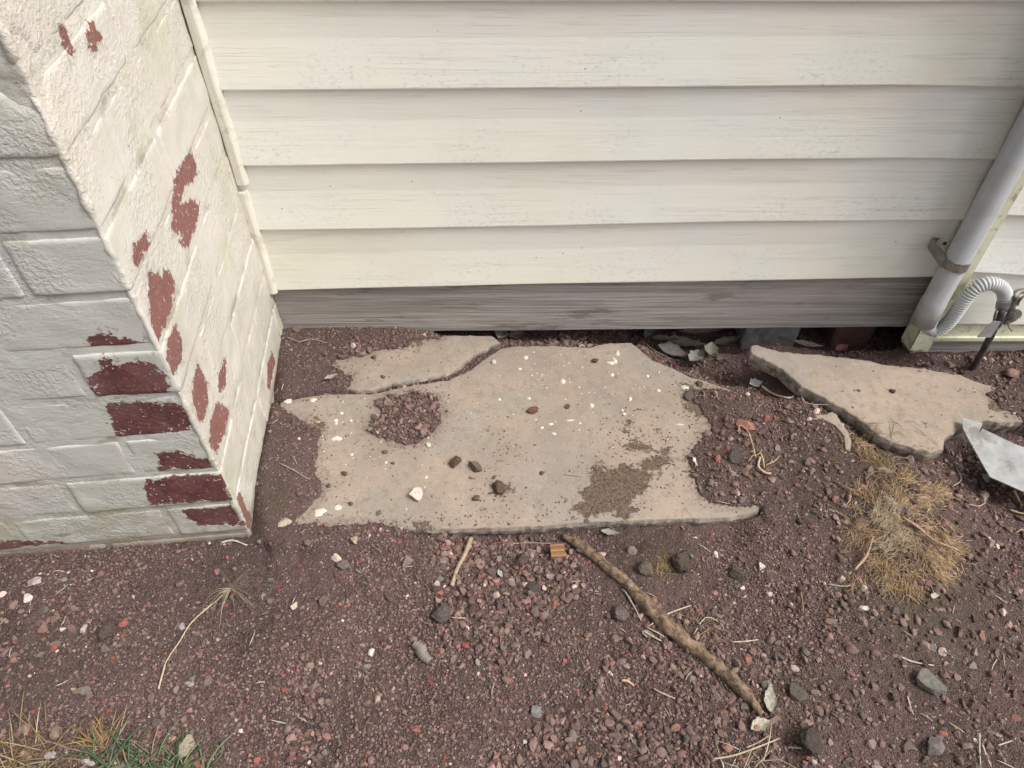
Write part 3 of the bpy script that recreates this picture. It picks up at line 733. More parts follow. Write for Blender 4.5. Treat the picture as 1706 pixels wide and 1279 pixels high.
for c in range(16):
    z0, z1 = ZB0 + c * CH + JT / 2, ZB0 + (c + 1) * CH - JT / 2
    header = (c % 2 == 1)
    def seq(L, first):
        out, x, l = [], 0.0, first
        while x < L - 0.03:
            e = min(x + l, L); out.append((x, e)); x = e + JT; l = 0.230
        return out
    fr = seq(PW, 0.110 if header else 0.230)
    sd_ = seq(PD, 0.230 if header else 0.110)
    items = [(fr[0][0], fr[0][1], sd_[0][0], sd_[0][1])]
    items += [(a, b, 0.0, 0.11) for a, b in fr[1:]]
    items += [(0.0, 0.11, a, b) for a, b in sd_[1:]]
    for k, (a0, a1, b0, b1) in enumerate(items):
        jj = rb.uniform(-0.0012, 0.0012)
        if c == 9 and k == 0: z1_, cut = z1 - 0.006, True
        else: z1_ = z1
        V, Fc = rbox(a0, a1, b0, b1, z0 + rb.uniform(-.0008, .0008), z1_, r=0.0032 + rb.uniform(0, .0012), seed=c * 10 + k, inset=jj, amp=0.0020)
        if c in (9, 10) and k == 0:            # chipped arris where the joint has fallen out
            q = V - C0; a = q @ e1; b = q @ e2
            dist = np.sqrt(a ** 2 + b ** 2 + (V[:, 2] - (ZB0 + 10 * CH + 0.002)) ** 2)
            s = 0.020 * (1 - sstep(0.0, 0.040, dist))
            V = V + (e1 + e2)[None, :] * s[:, None]
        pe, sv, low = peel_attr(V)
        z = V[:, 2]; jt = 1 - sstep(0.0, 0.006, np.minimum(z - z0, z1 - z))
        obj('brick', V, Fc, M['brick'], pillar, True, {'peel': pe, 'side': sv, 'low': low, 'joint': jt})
# mortar: one core, flush-ish under the paint
top_z = ZB0 + 16 * CH
V, Fc = rbox(0.0010, PW - .002, 0.0016, PD - .002, ZB0, top_z - 0.004, r=0.004, step=0.0075, seed=91, amp=0.0019)
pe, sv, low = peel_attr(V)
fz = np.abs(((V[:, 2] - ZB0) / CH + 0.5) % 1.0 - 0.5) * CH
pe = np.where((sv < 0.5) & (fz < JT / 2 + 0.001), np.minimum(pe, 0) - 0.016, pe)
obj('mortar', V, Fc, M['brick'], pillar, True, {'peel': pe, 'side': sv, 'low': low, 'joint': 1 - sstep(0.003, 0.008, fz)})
# ridge of thick paint and mortar flaps down the arris
pts = np.array([C0 + e1 * -0.0005 + e2 * -0.0005 + np.array([0, 0, z]) for z in np.linspace(0.0, top_z, 260)])
jit = fbm(pts[:, 2] * 60, pts[:, 2] * 0, None, 5, 3)
pts[:, :2] += (e1[:2] * 0.0044 + e2[:2] * 0.0044)[None, :] + np.column_stack([jit * .0012, fbm(pts[:, 2] * 45, pts[:, 2] * 0 + 9, None, 8, 3) * .0012])
V, Fc = tube(pts, 0.0047 * (1 + 0.55 * fbm(pts[:, 2] * 42, pts[:, 2] * 0, None, 15, 3)), 10, 0.35, 4)
nk = np.exp(-((V[:, 2] - 0.790) / 0.013) ** 2)[:, None]; V = V + (e1 + e2)[None] * 0.012 * nk
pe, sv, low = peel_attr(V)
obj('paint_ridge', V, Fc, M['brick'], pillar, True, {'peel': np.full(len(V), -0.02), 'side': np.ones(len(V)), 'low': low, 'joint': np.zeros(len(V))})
V, Fc = box(0, 0, 0, 0, 0, 0)
cap = [C0 + e1 * a + e2 * b for a, b in ((-.015, -.015), (PW + .015, -.015), (PW + .015, PD), (-.015, PD))]
V = np.array([[p[0], p[1], z] for z in (top_z + .001, top_z + 0.04) for p in cap])
obj('cap', V, [[0, 1, 2, 3][::-1], [4, 5, 6, 7], [0, 1, 5, 4], [1, 2, 6, 5], [2, 3, 7, 6], [3, 0, 4, 7]], M['block'], pillar, False)

# ------------------------------------------------------------------ house wall
house = empty('house_wall', (0.2, D, 0), 'cream horizontal weatherboard house wall above a bare grey timber base board', 'wall')
def board(name, xs, zb, zt, yb, yt, mat, parent, th=0.006, n=70):
    X = np.linspace(xs[0], xs[1], n)
    fzb = np.interp(X, *zip(*zb)) if not np.isscalar(zb) else np.full(n, zb)
    fzt = np.interp(X, *zip(*zt)) if not np.isscalar(zt) else np.full(n, zt)
    wob = 0.0011 * fbm(X * 4, X * 0 + fzb.mean() * 40, None, 3, 3)
    prof = [(1.0, yb + th, 0.0), (0.0, yb + th, 0.0), (0.0, yb, 0.0008), (0.0, yb - 0.0004, 0.0028), (0.3, None, 0), (0.65, None, 0), (1.0, None, 0)]
    V, up = [], []
    for f, y, dz in prof:
        yy = (yb * (1 - f) + yt * f) if y is None else y
        z = fzb * (1 - f) + fzt * f + dz
        V.append(np.column_stack([X, np.full(n, yy) + wob, z])); up.append(np.full(n, f))
    k = len(prof); V = np.vstack(V); up = np.concatenate(up)
    Fc = [[(a + 1) * n + i, (a + 1) * n + i + 1, a * n + i + 1, a * n + i] for a in range(k - 1) for i in range(n - 1)]
    Fc += [[a * n for a in range(k)], [a * n + n - 1 for a in range(k)][::-1]]
    return obj(name, V, Fc, mat, parent, False, {'up': up})
YB, YT = D - 0.012, D - 0.001
def edge(px, Y): return [tuple(W(u, v, Y)[[0, 2]]) for u, v in px]
E = [edge([(460, 484), (565, 481), (900, 473), (1226, 467.7), (1560, 461)], YB),
     edge([(440, 384), (900, 377), (1226, 369.5), (1617, 367)], YB),
     edge([(405, 277), (900, 271), (1226, 266), (1500, 264), (1680, 266)], YB),
     edge([(370, 151.5), (900, 147), (1500, 142), (1706, 146)], YB),
     edge([(322, 3), (900, 2), (1500, 3), (1706, 3)], YB)]
for k in range(13):
    E.append([(x, z + 0.135 * (k + 1)) for x, z in E[4]])
XL, XR = -0.57, 0.875
for i in range(len(E) - 1):
    mp = [(x, z + 0.012) for x, z in E[i + 1]]
    board('weatherboard', (XL, XR), E[i], mp, YB, YT, M['siding'], house)
# base board, set back under the last board
bz = edge([(478, 553), (900, 550), (1226, 546.8), (1510, 544)], D)
Xb = np.linspace(-0.497, 0.868, 50); zb = np.interp(Xb, *zip(*bz)); zt = np.interp(Xb, *zip(*E[0])) + 0.02
zb = zb + 0.0008 * fbm(Xb * 30, Xb * 0, None, 61, 3)
rows = [(D + 0.032, zb), (D + 0.001, zb), (D - 0.0005, zb + 0.0015), (D - 0.0005, zt)]
n = 50; V = np.vstack([np.column_stack([Xb, np.full(n, y), z]) for y, z in rows])
Fc = [[(a + 1) * n + i, (a + 1) * n + i + 1, a * n + i + 1, a * n + i] for a in range(3) for i in range(n - 1)] + [[0, n, 2 * n, 3 * n]]
obj('base_board', V, Fc, M['timber'], house, False)
# lining and floor behind
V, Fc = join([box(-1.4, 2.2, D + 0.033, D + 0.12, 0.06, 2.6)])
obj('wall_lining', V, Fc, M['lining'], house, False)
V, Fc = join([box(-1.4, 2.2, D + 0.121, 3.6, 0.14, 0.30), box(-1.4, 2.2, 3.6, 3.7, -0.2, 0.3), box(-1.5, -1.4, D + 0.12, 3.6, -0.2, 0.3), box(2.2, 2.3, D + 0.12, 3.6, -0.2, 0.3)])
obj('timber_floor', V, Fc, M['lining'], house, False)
# left edge strip in two lengths
def strip(px0, px1, w, name, mat, y0, y1, parent, lip=True):
    a, b = W(px0[0], px0[1], y0), W(px1[0], px1[1], y0)
    z1, z0 = a[2], b[2]; n = 24; Z = np.linspace(z0, z1, n)
    xr = np.interp(Z, [z0, z1], [b[0], a[0]])
    wv = 0.0008 * fbm(Z * 9, Z * 0, None, 71, 3)
    cs = [(-w, y1), (-w, y0 + .002), (-w + .002, y0), (-0.007, y0 - 0.0005), (-0.004, y0 + 0.001), (-0.001, y0 + 0.0045), (0, y0 + .006), (0, y1)]
    V = np.vstack([np.column_stack([xr + dx + wv, np.full(n, y), Z]) for dx, y in cs])
    Fc = [[a_ * n + i, (a_ + 1) * n + i, (a_ + 1) * n + i + 1, a_ * n + i + 1] for a_ in range(len(cs) - 1) for i in range(n - 1)]
    Fc += [[a_ * n for a_ in range(len(cs))], [a_ * n + n - 1 for a_ in range(len(cs))][::-1]]
    return obj(name, V, Fc, mat, parent, False)
tp = (CU + (W(413, 310, YB - .006)[0]) * 0, 0)
o = strip((322, 0), (413, 309), 0.021, 'edge_strip', M['trim'], YB - .006, D + .02, house)
a_, b_ = W(322, 0, YB - .006), W(413, 309, YB - .006)
o = strip((411, 322), (462, 490), 0.021, 'edge_strip', M['trim'], YB - .006, D + .02, house)
V, Fc = box(-0.478 - .021, -0.478 + .0, YB - .006, D + .02, a_[2] + .002, 2.4)
V[:, 0] += a_[0] + 0.478
obj('edge_strip', V, Fc, M['trim'], house, False)
# mould and cobweb line in the gap beside the strip
pts = np.array([[-0.5205, D - 0.006, z] for z in np.linspace(0.05, 2.2, 200)]); pts[:, 0] += 0.002 * fbm(pts[:, 2] * 30, pts[:, 2] * 0, None, 4, 3)
V, Fc = tube(pts, 0.004 * (1 + 0.5 * fbm(pts[:, 2] * 60, pts[:, 2] * 0, None, 44, 3)), 6)
obj('gap_filler', V, Fc, M['lining'], house, True)

# right-hand wall that stands a little forward, with its corner trim
YR = 1.125
bump_o = empty('corner_wall', (1.2, YR, 0), 'short cream weatherboard wall section at the right edge beyond the grey pipe', 'wall')
def eR(px): return edge(px, YR)
ER = [eR([(1599, 540), (1706, 541)]), eR([(1616, 454), (1660, 456), (1706, 460)]), eR([(1670, 358), (1706, 361)]), ]
def shift(e, dz): return [(x, z + dz) for x, z in e]
for k in range(12): ER.append(shift(ER[2], 0.135 * (k + 1)))
for i in range(len(ER) - 1):
    board('weatherboard', (0.868, 2.0), ER[i], shift(ER[i + 1], 0.012), YR, YR + .011, M['siding'], bump_o, n=30)
tz = eR([(1560, 566), (1706, 562)])
t1 = tz[0][1]; t2 = ER[0][0][1]
V, Fc = join([box(0.868, 2.0, YR + .004, YR + .02, t1 + 0.010, t2 + 0.004), box(0.868, 2.0, YR - 0.004, YR + .02, t1, t1 + 0.0085)])
obj('starter_strip', V, Fc, M['trim2'], bump_o, False)
gz = W(1600, 592, YR + 0.008)[2]
V, Fc = box(0.869, 2.0, YR + .008, YR + .05, gz, t1 + .006)
obj('base_board', V, Fc, M['timber'], bump_o, False)
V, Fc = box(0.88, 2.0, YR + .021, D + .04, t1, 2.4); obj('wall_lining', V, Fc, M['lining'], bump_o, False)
# corner trim: two flanges meeting at an outside corner, lower ends snapped off
zL = W(1505, 570, YR + 0.02)[2]; zR = W(1530, 585, YR - .004)[2]
xc = W(1514, 585, YR - .004)[0]; xr = W(1546, 583, YR - .004)[0]
n = 12
def flange(x0, x1, y0, y1, z0, z1, jag, seed):
    m_ = 9; f = np.linspace(0, 1, m_); r_ = np.random.RandomState(seed)
    jz = z0 + jag * r_.rand(m_); V = []
    th = 0.002; d = np.array([y1 - y0, -(x1 - x0)]); d = d / np.linalg.norm(d) * th
    for off in (0, 1):
        for zz in (0, 1):
            for i in range(m_):
                V.append((x0 + (x1 - x0) * f[i] + d[0] * off, y0 + (y1 - y0) * f[i] + d[1] * off, jz[i] if zz == 0 else z1))
    I = lambda o_, z_, i: o_ * 2 * m_ + z_ * m_ + i
    Fc = []
    for i in range(m_ - 1):
        Fc += [[I(0, 0, i), I(0, 0, i + 1), I(0, 1, i + 1), I(0, 1, i)], [I(1, 0, i + 1), I(1, 0, i), I(1, 1, i), I(1, 1, i + 1)],
               [I(0, 0, i + 1), I(0, 0, i), I(1, 0, i), I(1, 0, i + 1)], [I(0, 1, i), I(0, 1, i + 1), I(1, 1, i + 1), I(1, 1, i)]]
    Fc += [[I(0, 0, 0), I(0, 1, 0), I(1, 1, 0), I(1, 0, 0)], [I(0, 1, m_ - 1), I(0, 0, m_ - 1), I(1, 0, m_ - 1), I(1, 1, m_ - 1)]]
    return np.array(V), Fc
V, Fc = join([flange(xc, xr, YR - .004, YR - .004, zR, 2.4, 0.008, 3), box(xr - .002, xr, YR - .0035, YR + .02, zR + .02, 2.4)])
obj('corner_trim', V, Fc, M['trim2'], bump_o, False)
V, Fc = flange(xc - .004, xc - .001, D - .014, YR - .003, zL, 2.4, 0.003, 5)
obj('corner_trim', V, Fc, M['trim2'], bump_o, False)
V, Fc = flange(W(1502, 570, D - .016)[0], xc - .002, D - .016, D - .016, W(1502, 570, D - .016)[2], 0.42, 0.0, 7)
obj('corner_trim', V, Fc, M['trim2'], bump_o, False)

# ------------------------------------------------------------------ pipe, hose, strap
YP = YR - 0.028
pp = W(1560, 490, YP); pr = 0.0225
xp = W(1563, 490, YP)[0]
zpb = W(1545, 537, YP)[2]
pipe = empty('drain_pipe', (xp, YP, zpb), 'grey plastic pipe running down the wall corner into a corrugated hose', 'pipe')
def ring_surface(cx, cy, zr, sides=32):
    V = [(cx + r * math.cos(2 * math.pi * k / sides), cy + r * math.sin(2 * math.pi * k / sides), z) for z, r in zr for k in range(sides)]
    n = len(zr); Fc = [[i * sides + k, i * sides + (k + 1) % sides, (i + 1) * sides + (k + 1) % sides, (i + 1) * sides + k] for i in range(n - 1) for k in range(sides)]
    return np.array(V), Fc
zj = W(1555, 500, YP)[2]
V, Fc = ring_surface(xp, YP, [(zpb + .01, pr - .004), (zpb, pr - .003), (zpb, pr + .0012), (zj, pr + .0012), (zj + .0015, pr), (2.4, pr), (2.41, pr - .002)])
obj('pipe', V, Fc, M['pvc'], pipe, True)
hp = [(1546, 531, 0), (1546, 541, 0), (1551, 548, -.002), (1560, 550, -.004), (1571, 545, -.006), (1585, 531, -.008), (1599, 511, -.009), (1612, 493, -.008), (1627, 479, -.006), (1645, 472, -.004), (1662, 475, -.003), (1672, 484, -.002), (1675, 496, 0)]
hpts = spline([W(u, v, YP + dy) for u, v, dy in hp], 2)
path = spline([W(u, v, YP + dy) for u, v, dy in hp], 600)
seg = np.concatenate([[0], np.cumsum(np.linalg.norm(np.diff(path, axis=0), axis=1))])
NR = 46
s_ = np.linspace(0, seg[-1], NR * 6 + 1)
path = np.column_stack([np.interp(s_, seg, path[:, k]) for k in range(3)])
ph = (np.arange(len(s_)) % 6) / 6
rr = 0.0116 + 0.0023 * np.where((ph > 0.25) & (ph < 0.85), 1, -1) * 1.0
rr = rr + np.where(s_ < 0.03, (0.03 - s_) / 0.03 * 0.006, 0)
V, Fc = tube(path, rr, 18)
obj('corrugated_hose', V, Fc, M['hose'], pipe, True)
V, Fc = tube(spline([W(1675, 493, YP), W(1674, 503, YP), W(1669, 515, YP)], 8), [.0135, .0140, .0140, .0138, .0142, .0140, .0128, .011], 16, 0.06, 3)
obj('hose_sleeve', V, Fc, M['sleeve'], pipe, True)
# strap: band round the pipe with a screwed tab on the siding
zc = W(1580, 447, YP - pr)[2]
ang = np.radians(np.linspace(-185, -55, 22)); V = []
for off, z in ((pr + .0010, zc - .0095), (pr + .0028, zc - .0095), (pr + .0028, zc + .0095), (pr + .0010, zc + .0095)):
    V += [(xp + off * math.cos(a), YP + off * math.sin(a), z) for a in ang]
n = len(ang); Fc = [[(a_ % 4) * n + i, (a_ % 4) * n + i + 1, ((a_ + 1) % 4) * n + i + 1, ((a_ + 1) % 4) * n + i] for a_ in range(4) for i in range(n - 1)]
Fc += [[0, n, 2 * n, 3 * n], [n - 1, 4 * n - 1, 3 * n - 1, 2 * n - 1]]
b1 = (np.array(V), Fc)
tabx = W(1541, 442, YB - .004)[0]
m_ = 8
tab = [(tabx, -.0075), (tabx + .003, -.011), (xp - pr - .004, -.012), (xp - pr - .004, .012), (tabx + .003, .011), (tabx, .0075)]
yt_ = YB - 0.0045
b2 = (np.array([(x, yt_, zc + z) for x, z in tab] + [(x, yt_ + .002, zc + z) for x, z in tab]), [[0, 1, 2, 3, 4, 5], [11, 10, 9, 8, 7, 6]] + [[i, 6 + i, 6 + (i + 1) % 6, (i + 1) % 6] for i in range(6)])
b3 = box(xp - pr - .0042, xp - pr - .0018, YP - .004, yt_ + .0019, zc - .0118, zc + .0118)
V, Fc = join([b1, b2, b3])
strap = obj('strap', V, Fc, M['strap'], pipe, False)
sx = tabx + 0.016
V = [(sx, yt_ - .0026, zc)] + [(sx + r * math.cos(2 * math.pi * k / 12), y, zc + r * math.sin(2 * math.pi * k / 12)) for r, y in ((.0022, yt_ - .0022), (.0038, yt_ - .0012), (.0042, yt_ + .0002)) for k in range(12)]
Fc = [[0, 1 + k, 1 + (k + 1) % 12] for k in range(12)] + [[1 + r * 12 + k, 13 + r * 12 + k, 13 + r * 12 + (k + 1) % 12, 1 + r * 12 + (k + 1) % 12] for r in range(2) for k in range(12)]
obj('screw', V, Fc, M['iron'], strap, True)

# ------------------------------------------------------------------ earth stake with its clamp and tag
YE = YP - 0.012
foot = S(1622, 612)
stake = empty('earth_stake', foot, 'rusty iron rod stuck in the soil with a metal clamp and grey tag', 'earth stake')
topp = W(1664, 528, YE)
V, Fc = tube(spline([foot + np.array([0, 0, -.03]), foot * .5 + topp * .5 + np.array([.001, -.002, 0]), topp + (topp - foot) * .14], 22), 0.0068, 10, 0.25, 3)
obj('rod', V, Fc, M['iron'], stake, True)
def loopring(c, r, th, ax, sides=16, sect=6, sx=1.0):
    V = []; a = np.array(ax, float); a /= np.linalg.norm(a); b = np.cross(a, [0, 0, 1.0]); 
    if np.linalg.norm(b) < .1: b = np.array([1.0, 0, 0])
    b /= np.linalg.norm(b); c2 = np.cross(a, b)
    for i in range(sides):
        t = 2 * math.pi * i / sides; d = b * math.cos(t) * sx + c2 * math.sin(t)
        for k in range(sect):
            q = 2 * math.pi * k / sect; V.append(np.array(c) + d * (r + th * math.cos(q)) + a * th * 1.6 * math.sin(q))
    Fc = [[i * sect + k, ((i + 1) % sides) * sect + k, ((i + 1) % sides) * sect + (k + 1) % sect, i * sect + (k + 1) % sect] for i in range(sides) for k in range(sect)]
    return np.array(V), Fc
V, Fc = join([tube(spline([W(1661, 517, YE), W(1658, 526, YE - .004), W(1657, 536, YE), W(1662, 546, YE)], 8), .0032, 6), tube(spline([W(1672, 517, YE), W(1672, 528, YE - .004), W(1668, 538, YE), W(1663, 546, YE)], 8), .0034, 6),
              tube(spline([W(1676, 530, YE), W(1684, 520, YE), W(1690, 505, YE), W(1700, 496, YE)], 8), .0052, 7, .3), tube(spline([W(1672, 536, YE), W(1682, 534, YE), W(1693, 528, YE)], 6), .006, 7, .3)])
clamp = obj('clamp', V, Fc, M['strap'], stake, True)
V, Fc = join([tube([W(1693, 523, YE - .012), W(1693, 523, YE + .006)], .0098, 12), tube([W(1693, 523, YE - .017), W(1693, 523, YE - .011)], .0052, 6)])
obj('bolt', V, Fc, M['strap'], clamp, False)
for wpx, wr in (([W(1678, 533, YE - .004), W(1681, 545, YE - .006), W(1686, 551, YE - .006)], .0016), ([W(1695, 508, YE), W(1700, 498, YE - .01), W(1708, 492, YE - .01)], .0022), ([W(1688, 496, YE), W(1696, 486, YE + .01), W(1712, 484, YE + .01)], .006)):
    V, Fc = tube(spline(wpx, 6), wr, 6, .2)
    obj('wire', V, Fc, M['strap'], clamp, True)
tg = [W(u, v, YE - .012) for u, v in ((1628, 562), (1651, 562), (1668, 536), (1656, 535), (1645, 543))]
tg2 = [p + np.array([0, .0016, 0]) for p in tg]
obj('tag', tg + tg2, [[4, 3, 2, 1, 0][::-1], [5, 6, 7, 8, 9][::-1]] + [[i, (i + 1) % 5, 5 + (i + 1) % 5, 5 + i] for i in range(5)], M['tagm'], stake, False)

# metal sheet blade at the right edge
def zsh(x, y): return 0.052 + 0.00 * np.asarray(x)
bp = [(1606, 691), (1626, 697), (1640, 701), (1634, 717), (1640, 709), (1690, 733), (1722, 745), (1800, 760), (1800, 850), (1706, 808), (1656, 786), (1632, 748), (1616, 722), (1608, 708)]
bw = [G(u, v, 0.058) for u, v in bp]
c_ = np.mean(bw, axis=0)
V0 = np.array([[p[0], p[1], 0.052 + 0.10 * (p[0] - c_[0]) * 0.4 + 0.5 * (p[1] - bw[0][1]) * 0.10 ] for p in bw])
V1 = V0 - np.array([0, 0, .0022]); nb = len(bp)
blade = obj('metal_blade', np.vstack([V0, V1]), [list(range(nb)), list(range(nb, 2 * nb))[::-1]] + [[i, nb + i, nb + (i + 1) % nb, (i + 1) % nb] for i in range(nb)], M['sheet'], None, False)
tag(blade, 'scratched grey metal blade with a notched tip lying at the right edge', 'metal blade')

# footing blocks in the gap under the house
def rough_block(name, uv0, uv1, Y, dep, z1, mat, label, cat, seed):
    a = W(uv0[0], uv0[1], Y); b = W(uv1[0], uv1[1], Y)
    n = 7; V, Fc = rbox(0, abs(b[0] - a[0]), 0, dep, -0.12, z1, r=.006, step=.02, seed=seed, amp=.003)
    q = V - C0; aa = q @ e1; bb = q @ e2
    V2 = np.column_stack([a[0] + aa, Y + bb, V[:, 2]])
    Fc = [f[::-1] for f in Fc]
    return tag(obj(name, V2, Fc, mat, None, True), label, cat)
rough_block('footing_block', (1240, 560), (1330, 560), D + 0.045, 0.11, 0.10, M['block'], 'grey concrete footing block in the gap under the wall behind the raised slab tip', 'block', 5)
rough_block('footing_brick', (1388, 560), (1455, 560), D + 0.055, 0.10, 0.10, M['pier'], 'brown brick in the dark gap under the wall right of the grey footing block', 'brick', 8)

# ------------------------------------------------------------------ loose stones
def ico(sub):
    t = (1 + 5 ** .5) / 2
    V = [(-1, t, 0), (1, t, 0), (-1, -t, 0), (1, -t, 0), (0, -1, t), (0, 1, t), (0, -1, -t), (0, 1, -t), (t, 0, -1), (t, 0, 1), (-t, 0, -1), (-t, 0, 1)]
    Fc = [(0, 11, 5), (0, 5, 1), (0, 1, 7), (0, 7, 10), (0, 10, 11), (1, 5, 9), (5, 11, 4), (11, 10, 2), (10, 7, 6), (7, 1, 8), (3, 9, 4), (3, 4, 2), (3, 2, 6), (3, 6, 8), (3, 8, 9), (4, 9, 5), (2, 4, 11), (6, 2, 10), (8, 6, 7), (9, 8, 1)]
    V = [np.array(v) / np.linalg.norm(v) for v in V]
    for _ in range(sub):
        m = {}; F2 = []
        def mid(a, b):
            k = (min(a, b), max(a, b))
            if k not in m: q = V[a] + V[b]; V.append(q / np.linalg.norm(q)); m[k] = len(V) - 1
            return m[k]
        for a, b, c in Fc:
            x, y, z = mid(a, b), mid(b, c), mid(c, a); F2 += [(a, x, z), (b, y, x), (c, z, y), (x, y, z)]
        Fc = F2
    return np.array(V), np.array(Fc)
ICO = [ico(0), ico(1), ico(2), ico(3)]
def rock_verts(sub, seed, cuts=7, rough=0.06, lump=0.15):
    r_ = np.random.RandomState(seed); V, Fc = ICO[sub]; V = V.copy()
    V *= (1 + lump * fbm(V[:, 0] * 1.4 + seed, V[:, 1] * 1.4, V[:, 2] * 1.4, seed, 2))[:, None]
    for _ in range(cuts):
        n_ = r_.normal(size=3); n_ /= np.linalg.norm(n_); d = r_.uniform(.38, .8)
        V -= np.maximum(0, V @ n_ - d)[:, None] * n_
    V *= (1 + rough * fbm(V[:, 0] * 5, V[:, 1] * 5 + seed, V[:, 2] * 5, seed, 3))[:, None]
    return V, Fc
def stone(u, v, ru, rv, col, label, name='stone', cat='stone', seed=None, mat='rock', cuts=11, rough=0.035, rot=None, hz=0.65, lump=0.15, sink=0.48, group=None, smooth=False, lift=None):
    seed = int(u * 7 + v) if seed is None else seed
    r_ = np.random.RandomState(seed % 99991)
    V, Fc = rock_verts(2 if max(ru, rv) < 12 else 3, seed % 9973, cuts, rough, lump)
    p = S(u, v); s = mpp(p)
    V = V / np.abs(V).max(0) 
    V = V * np.array([ru * s, rv * s * 1.12, min(ru, rv) * s * hz * 1.25])
    a = 0 if rot is None else math.radians(rot)
    V = V @ np.array([[math.cos(a), math.sin(a), 0], [-math.sin(a), math.cos(a), 0], [0, 0, 1]])
    hz_ = -V[:, 2].min()
    z = p[2] + hz_ * (1 - 2 * sink * .5) if lift is None else p[2] + lift
    sh = (z - p[2]) * 0.6                                 # keeps the visible centre at its pixel
    o = np.array([p[0], p[1] - sh * 0.4, z])
    c = np.clip(np.array(col)[None, :] * np.array([[.82, .77, .75]]) * (1 + 0.12 * r_.normal(size=(len(V), 1))), 0, 1)
    ob_ = obj(name, V + o, Fc, M[mat], None, smooth, {'col': c})
    return tag(ob_, label, cat, group)
WHT, GRY, TAN, BRN, DRK, RED, PNK, OLV = (.58, .54, .48), (.20, .18, .165), (.33, .27, .21), (.14, .095, .07), (.085, .068, .06), (.24, .085, .07), (.33, .19, .165), (.17, .165, .12)
